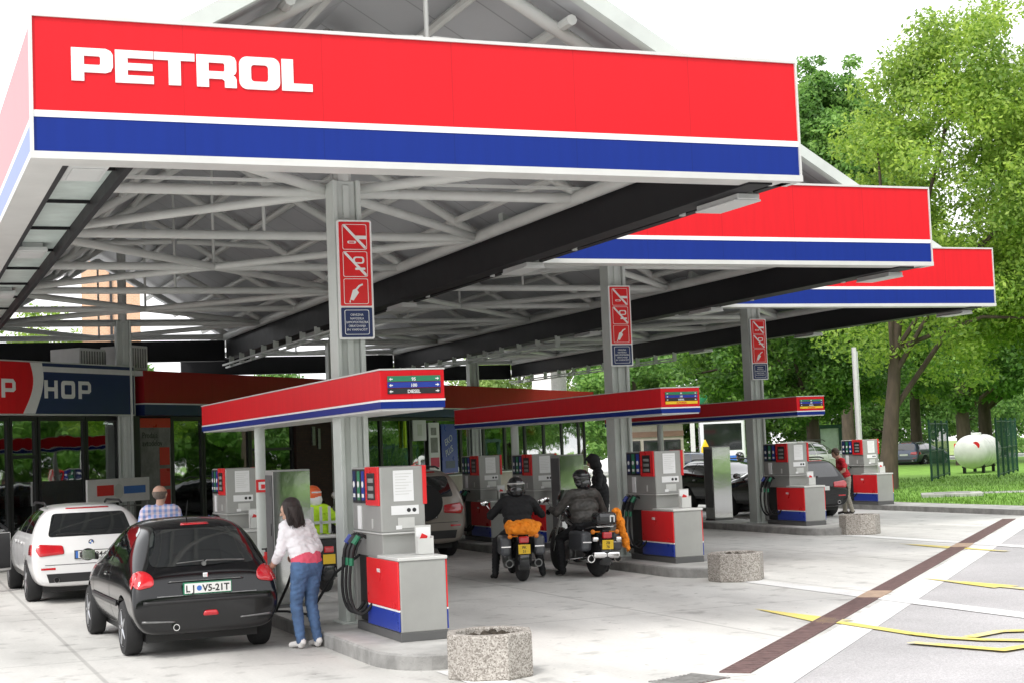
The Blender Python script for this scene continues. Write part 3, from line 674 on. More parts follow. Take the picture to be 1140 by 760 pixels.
# ------------------------------------------------------------------ fuel dispensers
def make_disp():
    t = thing('fuel_dispenser', 'x', 'fuel pump', group='fuel dispensers on the pump islands')
    w = .25
    b = MB(); b.box(-w, w, 0, 1.55, 0, .09); b.build('plinth', M['pumpdark'], t, bevel=.006)
    b = MB(); b.box(-w+.006, w-.006, .0, 1.12, .09, .80); lc = b.build('lower_cabinet', M['pump'], t, bevel=.012)
    b = MB(); b.box(-w-.012, w+.012, -.015, .70, .80, .835); b.build('counter_top', M['trim'], lc, bevel=.008)
    for s in (-1, 1):
        xa, xb = (s*(w-.005), s*(w+.012)); xa, xb = min(xa, xb), max(xa, xb)
        b = MB(); b.box(xa, xb, .01, 1.10, .315, .795); sp = b.build('side_panel', M['red2'], t, bevel=.006)
        b = MB(); b.box(xa, xb+(.002 if s > 0 else 0), .01, 1.10, .297, .314); b.build('stripe', M['white'], sp)
        b = MB(); b.box(xa, xb, .01, 1.10, .10, .296); b.build('blue_panel', M['blue2'], sp, bevel=.006)
        if s < 0: text('maker_mark', 'PETROL', .05, (-w-.0135, .72, .66), LEFT, M['white'], sp, ext=.001, width=.11, bold=.002)
    # upper cabinet
    b = MB(); b.box(-w+.01, w-.01, .58, 1.62, 1.06, 1.74); uc = b.build('upper_cabinet', M['pump'], t, bevel=.014)
    b = MB(); b.box(-w+.03, w-.03, .62, 1.58, .80, 1.06); b.build('neck', M['pump'], uc, bevel=.006)
    b = MB(); b.box(-w+.005, w-.005, .56, 1.64, 1.045, 1.06); b.build('ledge', M['trim'], uc)
    b = MB(); b.box(w-.03, w+.012, .565, .95, 1.34, 1.745); b.build('corner_panel', M['red2'], uc, bevel=.006)
    b = MB(); b.box(-w-.012, -w+.012, .60, 1.06, 1.34, 1.745); dp = b.build('display_panel', M['red2'], t, bevel=.006)
    b = MB(); b.box(-w-.02, -w-.012, .70, .97, 1.40, 1.68); b.build('screen', M['black'], dp, bevel=.004)
    b = MB()
    for z in (1.42, 1.50, 1.58): b.box(-w-.024, -w-.0205, .73, .92, z, z+.045)
    b.build('readout', M['shelf'], dp)
    for k, m in enumerate(('navy', 'green', 'blue2')):
        y = 1.56-.165*k
        b = MB(); b.box(-w-.006, -w+.009, y-.15, y, 1.36, 1.72); gl = b.build('grade_label', M['black'], t)
        b = MB(); b.box(-w-.009, -w-.006, y-.125, y-.025, 1.39, 1.70); b.build('colour_tab', M[m], gl)
        b = MB(); b.lathe([(.035, -.002), (.035, .0)], (-w-.011, y-.075, 1.56), 'x', 14); b.build('emblem', M['paper'], gl); b = MB(); b.box(-w-.012, -w-.0095, y-.11, y-.04, 1.42, 1.46); b.build('octane_mark', M['paper'], gl)
    b = MB(); b.box(-w-.004, -w+.009, 1.28, 1.40, 1.08, 1.33); b.build('notice_sheet', M['paper'], t)
    b = MB(); b.box(-w+.001, -w+.009, .86, .90, 1.10, 1.20); b.build('notice_sheet', M['trim'], t)
    # nozzle bay
    b = MB(); b.box(-w+.05, w-.05, 1.14, 1.60, .10, .80); b.box(-w+.09, w-.09, 1.12, 1.60, .55, 1.05); nb = b.build('nozzle_bay', M['black'], t)
    b = MB(); b.box(-w+.005, w-.005, 1.56, 1.66, .09, 1.06); b.build('end_post', M['pump'], nb, bevel=.008)
    cols = [M['green'], M['black'], M['blue2']]
    for k in range(3):
        y = 1.22+.145*k
        b = MB()
        x = -w-.01
        b.path([(x+.06, y, .98), (x-.0, y+.01, 1.02), (x-.06, y+.01, .98), (x-.11, y+.015, .86), (x-.13, y+.02, .74)], [.018, .02, .028, .026, .022], 8)
        b.path([(x-.02, y, .97), (x-.06, y, .90), (x-.09, y+.01, .80)], .01, 6)
        nz = b.build('nozzle', M['black'], t, smooth=True)
        b = MB(); b.path([(x-.045, y, 1.012), (x-.10, y+.01, .93)], [.03, .032], 8); b.build('splash_guard', cols[k], nz, smooth=True)
        b = MB(); b.path([(x-.125, y+.02, .78), (x-.128, y+.02, .70)], .026, 8); b.build('swivel', M['green'] if k < 2 else M['black'], nz, smooth=True)
        pts = []
        for q in range(15):
            a = q/14; pts.append((x-.13+.13*a**2.2-.05*math.sin(PI*a), y+.02-.30*a**2, .74-.62*math.sin(a*PI/2)**1.0+.16*a**6*1.2))
        b = MB(); b.path(pts, .017, 8); b.build('hose', M['rubber'], nz, smooth=True)
    # front notices
    def sheetp(x0, x1, z0, z1, m, y=.577, nm='notice_sheet'):
        b = MB(); b.box(x0, x1, y-.004, y, z0, z1); return b.build(nm, m, t)
    s1 = sheetp(-.10, .12, 1.38, 1.70, M['paper'])
    s2 = sheetp(-.13, .17, 1.24, 1.335, M['paper'])
    b = MB()
    for q in (.03, .09): b.lathe([(.022, -.001), (.022, 0)], (q+.03, .5715, 1.285), 'y', 12)
    b.build('warning_symbol', M['dark'], s2)
    s3 = sheetp(-.06, .12, 1.10, 1.21, M['trim']); sheetp(-.085, -.02, 1.09, 1.13, M['paper'], .574)
    b = MB()
    for q in range(8): b.box(-.08, .10-.03*(q % 3), .5715, .5725, 1.66-.03*q, 1.667-.03*q)
    b.build('print_lines', M['trim'], s1)
    # leaflet holder on the counter
    b = MB(); b.box(.05, .22, .36, .37, .84, 1.13); b.box(.05, .22, .28, .285, .84, 1.0); b.box(.05, .056, .28, .37, .84, 1.02); b.box(.214, .22, .28, .37, .84, 1.02); lh = b.build('leaflet_holder', M['trim'], t)
    b = MB(); b.box(.06, .21, .35, .358, .86, 1.11); lf = b.build('leaflet', M['paper'], lh)
    b = MB(); b.prism([(.08, .90), (.15, .90), (.18, 1.02), (.12, 1.05), (.09, .99)], 'y', .347, .3495); b.build('print', M['red2'], lf)
    return t
dsp = make_disp()
DX, DY = AX+.07, 15.06
dsp.location = (DX, DY, .15); dsp['label'] = 'nearest grey and red fuel dispenser, behind the large front planter'
dup(dsp, (DX-.02+BX, DY+BY, .15), 0, 'red and blue fuel dispenser right of the two motorcycles, on the middle island')
dup(dsp, (DX+2*BX, DY+2*BY+.05, .15), 0, 'fuel dispenser on the third island, in front of the black estate car')
dup(dsp, (DX+3*BX-.1, DY+3*BY+.1, .13), 0, 'farthest fuel dispenser, beside the lawn and the man in red')
dup(dsp, (DX, 23.0, .15), 0, 'rear fuel dispenser of the nearest island, left of the white post with fire sign')
dup(dsp, (DX+BX-.02, 23.0+BY, .15), 0, 'rearmost fuel dispenser of the middle island, just right of the beige car')
dup(dsp, (DX+BX+.06, 27.0, .15), 0, 'fuel dispenser directly ahead of the rider in the plain black jacket')
# fuelling hose from the nearest pump
pts = [(4.75, 16.45, .95), (4.55, 16.75, .75), (4.45, 17.2, .40), (4.5, 17.8, .2), (4.62, 18.3, .172), (4.5, 18.8, .172), (4.38, 18.9, .175), (4.22, 18.2, .24), (4.15, 17.3, .60), (4.12, 16.9, .80)]
b = MB(); b.path(pts, .016, 8); h_ = b.build('fuel_hose', M['rubber'], smooth=True); tag(h_, 'black fuelling hose looping across the nearest island behind the woman', 'hose')

# steel cabinets, extinguisher, planters
def make_cabinet():
    t = thing('steel_cabinet', 'x', 'cabinet', group='polished steel service cabinets on the islands')
    b = MB(); b.box(-.24, .24, 0, .42, .04, 1.72); b.build('body', M['pump'], t, bevel=.01)
    b = MB(); b.box(-.235, .235, -.012, -.001, .06, 1.70); b.build('front_panel', M['steel'], t)
    b = MB(); b.box(-.25, -.241, .03, .38, .3, 1.66); b.box(-.256, -.25, .1, .3, 1.4, 1.6); b.box(-.262, -.25, .08, .2, .9, 1.05); b.build('side_controls', M['pumpdark'], t)
    b = MB(); b.box(-.25, .25, -.01, .43, 0, .04); b.build('foot', M['pumpdark'], t)
    return t
cb = make_cabinet(); cb.location = (AX-.16, 19.5, .15); cb['label'] = 'polished steel cabinet right of the fire post, behind the woman'
dup(cb, (AX+BX+.1, 19.55+BY, .15), 0, 'shiny steel cabinet behind the motorcyclist in the worn leather jacket')
dup(cb, (AX+2*BX+.05, 19.0+2*BY, .15), 0, 'mirror-like steel cabinet left of the farthest column')
t = thing('fire_extinguisher', 'red fire extinguisher standing at the foot of the white post', 'extinguisher', (4.83, 21.3, .15))
b = MB(); b.lathe([(.0, 0), (.085, .0), (.09, .03), (.09, .46), (.07, .52), (.03, .55), (.03, .60), (.0, .60)], n=18); b.build('cylinder', M['extred'], t, smooth=True)
b = MB(); b.box(-.05, .05, -.093, -.087, .22, .40); b.build('label_plate', M['yellow'], t)
b = MB(); b.path([(0, 0, .60), (0, 0, .64), (.05, 0, .66), (.10, 0, .60), (.115, 0, .40), (.11, 0, .16)], .014, 8); b.box(-.06, .05, -.015, .015, .63, .65); b.build('hose', M['black'], t, smooth=True)

def make_planter():
    t = thing('concrete_planter', 'x', 'planter', group='concrete planters in front of the pump islands')
    def ring(rr, z): return [(rr*math.cos(rad(22.5+45*k)), rr*math.sin(rad(22.5+45*k)), z) for k in range(8)]
    R = .41
    prof = [(R*.97, 0), (R, .02), (R, .385), (R*.975, .40), (R*.80, .40), (R*.78, .385), (R*.76, .26)]
    vs = []; 
    for r_, z in prof: vs += ring(r_, z)
    fs = []
    for i in range(len(prof)-1):
        for k in range(8): fs.append((i*8+k, i*8+(k+1) % 8, (i+1)*8+(k+1) % 8, (i+1)*8+k))
    fs.append(tuple(range(7, -1, -1)))
    b = MB(); b.add(vs, fs); b.build('shell', M['aggregate'], t)
    b = MB(); n = 8
    vs = [(x*1.0, y, .33) for x, y, z in ring(R*.775, 0)]+[(0, 0, .37)]
    b.add(vs, [(k, (k+1) % 8, 8) for k in range(8)])
    for k in range(30):
        a = random.random()*6.28; q = random.random()**.5*R*.62
        b.ball((q*math.cos(a), q*math.sin(a), .35), .02+.03*random.random(), 6, 4)
    b.build('soil', M['soil'], t)
    return t
pl = make_planter(); pl.location = (5.05, 13.38, 0); pl.rotation_euler = (0, 0, rad(-20)); pl['label'] = 'largest octagonal pebble-concrete planter, in front of the nearest fuel dispenser'
dup(pl, (11.42, 20.05, 0), rad(5), 'mid-sized pebble-concrete planter, in front of the middle island')
dup(pl, (18.45, 27.25, 0), rad(-8), 'smallest pebble-concrete planter, in front of the third island')
# ------------------------------------------------------------------ shop building (runs on the diagonal)
SHX, SHY = 0.0, 30.6
shop = thing('shop_building', 'long low shop building with red and navy sign band and dark glass front', 'shop', (SHX, SHY, 0), PI/4)
def sb(name, m, boxes, par=shop, bevel=0, **k):
    b = MB()
    for q in boxes: b.box(*q)
    return b.build(name, m, par, bevel=bevel)
rf = sb('roof', M['pale'], [(-6, 36.2, -.35, 9, 3.95, 4.06)])
sb('floor', M['kerb'], [(-6, 36.2, -.3, 9, -.02, .16)])
sb('back_wall', M['interior'], [(-6, 36.2, 7.0, 7.2, .16, 3.95), (36.0, 36.2, .1, 7.0, .16, 3.95), (-6.2, -6, .1, 7.2, .16, 3.95)])
sb('ceiling', M['interior'], [(-6, 36, .1, 7.0, 3.05, 3.1)])
band = sb('sign_band', M['shadedred'], [(7.25, 36.2, -.38, -.02, 3.345, 4.07)])
sb('stripe', M['white'], [(7.25, 36.2, -.386, -.02, 3.315, 3.345)], band)
sb('navy_band', M['navy'], [(7.25, 36.2, -.38, -.02, 3.07, 3.315)], band)
# HIP HOP sign board
sg2 = sb('shop_sign', M['navy'], [(-6, 6.93, -.34, -.02, 3.09, 4.13)])
cur = []
for k in range(15):
    a = k/14; cur.append((3.36+.30*math.sin(PI*(a-.1))*(.65)+.10*a, 3.095+1.03*a))
cur2 = [(x+.36-.06*math.sin(PI*j/14), z) for j, (x, z) in enumerate(cur)]
flat('white_wave', [cur+cur2[::-1]], M['white'], (0, -.349, 0), FRONT, sg2, .006)
flat('red_field', [[(-6, 3.095), (-6, 4.125)]+cur[::-1]], M['red'], (0, -.347, 0), FRONT, sg2, .005)
def hop(x0, kinds, z0=3.41, h=.37, m=M['white']):
    wd = .40; st = .095
    for ch in kinds:
        if ch == 'H': lp = [[(0, 0), (st, 0), (st, h*.4), (wd-st, h*.4), (wd-st, 0), (wd, 0), (wd, h), (wd-st, h), (wd-st, h*.62), (st, h*.62), (st, h), (0, h)]]; w = wd
        elif ch == 'O': lp = [rrect(0, wd+.03, 0, h, .08), rrect(st, wd+.03-st, st*.9, h-st*.9, .03)]; w = wd+.03
        elif ch == 'I': lp = [[(0, 0), (st, 0), (st, h), (0, h)]]; w = st
        else: lp = [[(0, 0), (st, 0), (st, h*.3), (wd-.06, h*.3), (wd, h*.42), (wd, h-.07), (wd-.07, h), (0, h)], rrect(st, wd-st*.9, h*.5, h-st*.8, .02)]; w = wd
        flat('letter', [[(x+x0, z+z0) for x, z in l] for l in lp], m, (0, -.356, 0), FRONT, sg2, .006)
        x0 += w+.12
hop(3.95, 'HOP'); hop(1.95, 'HIP')
sb('sign_edge', M['trim'], [(-6, 6.95, -.352, -.02, 4.13, 4.155), (-6, 6.95, -.352, -.02, 3.065, 3.09), (6.93, 6.955, -.35, -.02, 3.09, 4.13)], sg2)
# glazing
def window(u0, u1, z0=.2, z1=3.05, m='glass', mull=()):
    f = MB()
    f.box(u0, u0+.07, -.05, .05, z0, z1); f.box(u1-.07, u1, -.05, .05, z0, z1); f.box(u0+.07, u1-.07, -.05, .05, z1-.09, z1); f.box(u0+.07, u1-.07, -.05, .05, z0, z0+.09)
    for q in mull: f.box(u0+.07, u1-.07, -.045, .045, q, q+.07)
    fr = f.build('window', M['dark'], shop)
    sb('pane', M[m], [(u0+.07, u1-.07, -.012, .012, z0+.09, z1-.09)], fr)
for a, b_ in ((-5.9, -1.5), (-1.45, 3.24), (3.26, 4.06)): window(a, b_, mull=(2.2,) if a > 3 else ())
window(4.10, 5.60, m='glass'); window(5.62, 6.75, m='glass')
window(8.72, 9.95, m='glass'); window(9.98, 12.0, m='glass2'); window(12.02, 14.1, m='glass2', mull=(2.2,))
sb('wall_panel', M['dark'], [(6.77, 7.42, -.1, .12, .16, 3.05), (8.6, 8.70, -.1, .1, .16, 3.05)])
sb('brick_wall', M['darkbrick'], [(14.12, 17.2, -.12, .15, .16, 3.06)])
sb('door_leaf', M['engine'], [(14.9, 15.05, -.16, -.121, 2.3, 2.8), (15.2, 15.32, -.16, -.121, 2.2, 2.75)])
window(17.22, 19.0, m='glass2'); window(19.02, 20.9, z0=1.2, m='glass2')
sb('plinth_wall', M['beigewall'], [(19.02, 36.0, -.10, .12, .16, 1.2)])
u = 20.92
while u < 35.7:
    window(u, min(u+1.78, 36), z0=1.2, m='glass'); u += 1.8
sb('sill', M['trim'], [(19.02, 36.0, -.16, -.101, 1.2, 1.235)])
# small sign on the right, wall lamp
p = sb('price_board', M['paper'], [(21.0, 21.9, -.09, -.06, 2.35, 2.98)]); sb('emblem', M['trim'], [(21.3, 21.6, -.095, -.091, 2.5, 2.85)], p)
sb('yellow_strip', M['hivis'], [(20.4, 20.5, -.12, -.06, 2.15, 2.95)])
# posters on the glass
def poster(name, lb, u0, u1, z0, z1, m, extra):
    t = thing(name, lb, 'poster', (SHX+u0*.70711, SHY+u0*.70711, z0), PI/4)
    w = u1-u0; h = z1-z0
    b = MB(); b.box(0, w, -.10, -.075, 0, h); o = b.build('sheet', M[m], t)
    for (x0, x1, y0, y1, mm) in extra:
        b = MB(); b.box(x0*w, x1*w, -.106, -.101, y0*h, y1*h); b.build('print', M[mm], t)
    return t
t = poster('shop_poster', 'grey poster with red top and red picture squares left of the green reflecting glass', 7.44, 8.58, .35, 3.02, 'shelf', [(0, 1, .92, 1, 'red2'), (.62, .95, .60, .75, 'red2'), (.62, .95, .42, .57, 'red2'), (.62, .95, .24, .39, 'red2')])
text('wording', 'Prodaja', .19, (.06, -.108, 2.22), FRONT, M['dark'], t, ext=.001); text('wording', 'avtodelov', .19, (.06, -.108, 2.04), FRONT, M['dark'], t, ext=.001)
t = poster('window_poster', 'white and pink poster in the window behind the beige car', 22.05, 22.8, 1.35, 2.9, 'paper', [(.1, .9, .1, .3, 'pinkshirt'), (.15, .8, .4, .7, 'shelf'), (.2, .7, .75, .9, 'shelf')])
t = poster('window_poster', 'tall blue poster with white lettering in the shop window', 22.95, 24.1, 1.3, 2.85, 'blue2', [(.2, .8, .1, .25, 'navy')])
for k, s_ in enumerate(('EKO', 'PLUS')): text('wording', s_, .30, (.25+.03*k, -.108, .85-.34*k), (PI/2, rad(-20), 0), M['trim'], t, ext=.001, width=.55)
# interior furnishing and lamps
def shelfunit(u, v, w, lb):
    t = thing('shop_shelf', lb, 'shelf', (SHX+(u-v)*.70711, SHY+(u+v)*.70711, .16), PI/4, 'goods shelves inside the shop')
    b = MB(); b.box(0, w, .3, .34, 0, 1.9)
    for z in (.1, .5, .9, 1.3, 1.7): b.box(0, w, 0, .3, z, z+.03)
    b.build('rack', M['shelf'], t)
    b = MB()
    for z in (.13, .53, .93, 1.33):
        x = .02
        while x < w-.15:
            q = .08+.1*random.random(); b.m = random.randrange(5); b.box(x, x+q, .03, .25, z, z+.16+.14*random.random()); x += q+.015
    b.build('goods', [M['paper'], M['yellow'], M['red2'], M['coachblue'], M['shelf']], t)
shelfunit(.4, 2.5, 2.6, 'stocked goods shelf behind the glass at the far left edge'); shelfunit(3.3, 3.2, 2.4, 'stocked goods shelf behind the glass left of the notice stand')
shelfunit(7.0, 3.5, 2.4, 'stocked goods shelf in the dark behind the grey poster')
for k, (u, v) in enumerate(((2.2, 1.6), (3.7, 2.0), (6.2, 2.6), (9.3, 2.2))):
    t = thing('ceiling_tube_lamp', 'lit strip lamp on the dark shop ceiling', 'lamp', (SHX+(u-v)*.70711, SHY+(u+v)*.70711, 2.98), PI/4+.5, 'strip lamps on the shop ceiling')
    b = MB(); b.box(-.6, .6, -.08, .08, .03, .07); b.build('housing', M['fixture'], t); b = MB(); b.tube((-.58, 0, .01), (.58, 0, .01), .02); b.build('tube', M['fluor'], t)
for k, u in enumerate((24.4, 26.9, 29.9, 32.6)):
    t = thing('pendant_lamp', 'orange pendant lamp hanging inside the shop window', 'lamp', (SHX+(u-.8)*.70711, SHY+(u+.8)*.70711, 2.55), 0, 'orange pendant lamps in the shop window')
    b = MB(); b.lathe([(.02, .34), (.07, .25), (.12, .10), (.13, .0), (.08, -.08)], n=14); b.build('shade', M['lampora'], t, smooth=True); b = MB(); b.tube((0, 0, .34), (0, 0, .6), .008, n=6); b.build('cord', M['dark'], t)
# notice stand / shelf in front of left glazing
t = thing('notice_stand', 'grey notice stand with red and blue labels by the shop glass, behind the white car', 'stand', (SHX+4.75*.70711, SHY+4.75*.70711, .16), PI/4)
b = MB(); b.box(0, 2.1, -.75, -.70, 1.05, 1.55); b.build('board', M['pale'], t)
b = MB(); b.box(.3, .85, -.757, -.751, 1.2, 1.42); b.build('red_label', M['red2'], t); b = MB(); b.box(1.2, 1.95, -.757, -.751, 1.22, 1.38); b.build('blue_label', M['coachblue'], t)
b = MB(); b.lathe([(.16, -.002), (.16, .002)], (1.02, -.754, 1.28), 'y', 16); b.build('emblem', M['trim'], t)
b = MB()
for x in (.02, .68, 1.36, 2.04): b.box(x, x+.04, -.74, -.70, 0, 1.05); b.box(x, x+.04, -.4, -.36, 0, 1.0)
for z in (.3, .62, .94): b.box(0.06, 2.04, -.735, -.36, z, z+.02)
b.build('frame', M['shelf'], t)
# roof plant
def acunit(u, v, w, h, lb):
    t = thing('air_conditioner', lb, 'air conditioner', (SHX+(u-v)*.70711, SHY+(u+v)*.70711, 4.06), PI/4, 'ventilation units on the shop roof')
    b = MB(); b.box(0, w, 0, .8, .06, h); b.build('casing', M['pale'], t, bevel=.02)
    b = MB()
    for k in range(int(w/.09)): b.box(.04+k*.09, .07+k*.09, -.014, -.001, .12, h-.06)
    b.build('grille', M['shelf'], t)
    b = MB(); b.box(.05, .15, .05, .75, 0, .06); b.box(w-.15, w-.05, .05, .75, 0, .06); b.build('foot', M['dark'], t)
acunit(-2.6, .6, 6.2, .36, 'long pale ventilation box on the shop roof above the HOP sign'); acunit(5.9, .3, .9, .5, 'slatted grey unit on the shop roof left of the rear column'); acunit(7.5, .2, .7, .62, 'slatted grey unit on the shop roof right of the rear column')
acunit(35.2, 1.0, 1.7, 1.0, 'white slatted unit at the right end of the shop roof')

# brick tower and other distant buildings
t = thing('brick_tower', 'pale sunlit brick tower seen through the far gable opening', 'tower', (10.1, 76, 0), rad(-8))
b = MB(); b.box(-1.35, 1.35, 0, 2.6, 0, 13.2); b.build('shaft', M['sunbrick'], t)
b = MB(); b.box(-1.5, 1.5, -.15, 2.75, 13.2, 13.5); b.build('cap', M['pale'], t)
b = MB(); b.box(-.06, .06, -.1, -.001, 0, 13.1); b.build('downpipe', M['dark'], t)
t = thing('timber_building', 'low brown building with pale bands and window rows far behind the middle pump', 'building', (31.4, 65.2, 0), rad(-24))
b = MB(); b.box(0, 2.9, 0, 4, 0, 3.0); b.build('wall', M['beigewall'], t)
b = MB(); b.box(-.3, 3.2, -.4, 4.4, 3.0, 3.3); b.build('roof', M['woodbrown'], t)
b = MB(); b.box(-.02, 2.92, -.06, -.001, 2.25, 2.5); b.build('cladding_band', M['woodbrown'], t)
for k in range(3):
    b = MB(); b.box(.15+.92*k, .92+.92*k, -.05, -.001, .9, 2.1); w_ = b.build('window', M['dark'], t)
    b = MB(); b.box(.22+.92*k, .85+.92*k, -.065, -.051, .98, 2.02); b.build('pane', M['carglass'], w_)
# ------------------------------------------------------------------ vehicles
def resample(poly, step):
    out = []
    for (a, b_) in zip(poly, poly[1:]+poly[:1]):
        a = Vector(a); b_ = Vector(b_); n = max(1, int((b_-a).length/step+.5))
        for k in range(n): out.append(tuple(a+(b_-a)*k/n))
    return out
def conform(name, poly, bvh, side, m, parent, off=.004, step=.05, thick=0.0):
    """outline drawn on a side of the body and pressed onto its surface; side: 'L','R' (y,z) or 'B','F' (x,z)"""
    pl_ = resample(poly, step)
    bm = bmesh.new(); vs = [bm.verts.new((p[0], p[1], 0)) for p in pl_]; bm.faces.new(vs)
    bmesh.ops.triangulate(bm, faces=bm.faces)
    for _ in range(3):
        es = [e for e in bm.edges if e.calc_length() > step*1.5]
        if not es: break
        bmesh.ops.subdivide_edges(bm, edges=es, cuts=1); bmesh.ops.triangulate(bm, faces=bm.faces)
    bad = []
    for v in bm.verts:
        if side in 'LR':
            s = -1 if side == 'L' else 1; o_ = Vector((s*3, v.co.x, v.co.y)); d_ = Vector((-s, 0, 0))
        else:
            s = -1 if side == 'B' else 1; o_ = Vector((v.co.x, s*9, v.co.y)); d_ = Vector((0, -s, 0))
        h = bvh.ray_cast(o_, d_)
        if h[0] is None: bad.append(v); continue
        nn = h[1] if h[1].dot(d_) < 0 else -h[1]
        v.co = h[0]+(nn*.6-d_*.4)*off
    bmesh.ops.delete(bm, geom=bad, context='VERTS')
    me = bpy.data.meshes.new(name); bm.to_mesh(me); bm.free(); me.materials.append(m)
    me.polygons.foreach_set('use_smooth', [True]*len(me.polygons))
    o = link(name, me, parent)
    if thick:
        sd = o.modifiers.new('thick', 'SOLIDIFY'); sd.thickness = thick; sd.offset = 0
    return o
def rounded(poly, r=.03, n=3):
    out = []; m_ = len(poly)
    for i in range(m_):
        p = Vector(poly[i]); a = Vector(poly[i-1]); c = Vector(poly[(i+1) % m_])
        ra = min(r, (a-p).length*.45); rc = min(r, (c-p).length*.45)
        s = p+(a-p).normalized()*ra; e = p+(c-p).normalized()*rc
        for k in range(n+1):
            t_ = k/n; out.append(tuple(s*(1-t_)**2+p*2*t_*(1-t_)+e*t_**2))
    return out
def car_body(stations, m, parent, axles, wr, tw):
    # one lofted shell, closed at both ends, wheel arches cut out
    rings = []
    for st in stations:
        y, zb, ws, zs, wm, zm, wb, zl, wr_, zr, zt = st
        half = [(0, zb), (ws*.85, zb), (ws, zs), (wm, zm), (wb, zl), (wr_, zr), (wr_*.55, zr+(zt-zr)*.8), (0, zt)]
        ring = [(x, y, z) for x, z in half]+[(-x, y, z) for x, z in half[-2:0:-1]]
        rings.append(ring)
    n = len(rings[0]); vs = [p for r_ in rings for p in r_]; fs = []
    for i in range(len(rings)-1):
        for k in range(n): fs.append((i*n+k, i*n+(k+1) % n, (i+1)*n+(k+1) % n, (i+1)*n+k))
    for i in (0, len(rings)-1):
        b0 = i*n
        for k in range(1, 6): fs.append((b0+k, b0+k+1, b0+n-k-1, b0+n-k))
        fs += [(b0, b0+1, b0+n-1), (b0+6, b0+7, b0+8)]
    me = bpy.data.meshes.new('body'); me.from_pydata(vs, [], fs)
    bm = bmesh.new(); bm.from_mesh(me); bmesh.ops.recalc_face_normals(bm, faces=bm.faces); bm.to_mesh(me); bm.free()
    o = link('body_tmp', me); sub = o.modifiers.new('s', 'SUBSURF'); sub.levels = 3; sub.render_levels = 3
    cut = MB()
    for y in axles:
        for s in (-1, 1): cut.lathe([(.0, 0), (wr+.055, 0), (wr+.055, .5), (.0, .5)], (s*(tw-.16) if s > 0 else -(tw-.16)-.5, y, wr), 'x', 28)
    co = cut.build('cut', m)
    bo = o.modifiers.new('b', 'BOOLEAN'); bo.operation = 'DIFFERENCE'; bo.object = co; bo.solver = 'EXACT'
    me2 = eval_mesh(o)
    bpy.data.objects.remove(o); bpy.data.objects.remove(co)
    me2.materials.clear(); me2.materials.append(m)
    me2.polygons.foreach_set('material_index', [0]*len(me2.polygons))
    me2.polygons.foreach_set('use_smooth', [True]*len(me2.polygons)); me2.set_sharp_from_angle(angle=rad(35))
    me2.name = 'body'
    bo_ = link('body', me2, parent)
    bm = bmesh.new(); bm.from_mesh(me2); bvh = BVHTree.FromBMesh(bm); bm.free()
    return bo_, bvh
def wheel(parent, x, y, r, w, rim='alloy'):
    s = 1 if x > 0 else -1
    b = MB(); b.lathe([(r*.66, -w/2), (r*.93, -w/2), (r, -w/2+.03), (r, w/2-.03), (r*.93, w/2), (r*.66, w/2)], (x, y, r), 'x', 30); ty = b.build('wheel', M['rubber'], parent, smooth=True)
    b = MB(); b.lathe([(r*.66, 0), (r*.68, s*.01), (r*.62, s*.0), (r*.6, -s*.05), (r*.0, -s*.05)], (x+s*(w/2-.008), y, r), 'x', 30)
    for k in range(5):
        t_ = 2*PI*k/5; e = Vector((0, math.cos(t_), math.sin(t_)))
        c = Vector((x+s*(w/2-.02), y, r)); b.tube(c+e*.03, c+e*r*.62, .035, .025, 6)
    b.lathe([(.06, -.02), (.06, .02), (.03, .028)], (x+s*(w/2-.02), y, r), 'x', 12)
    b.build('rim', M[rim], ty, smooth=True)
def sym(poly): return [(-a, b_) for a, b_ in poly]

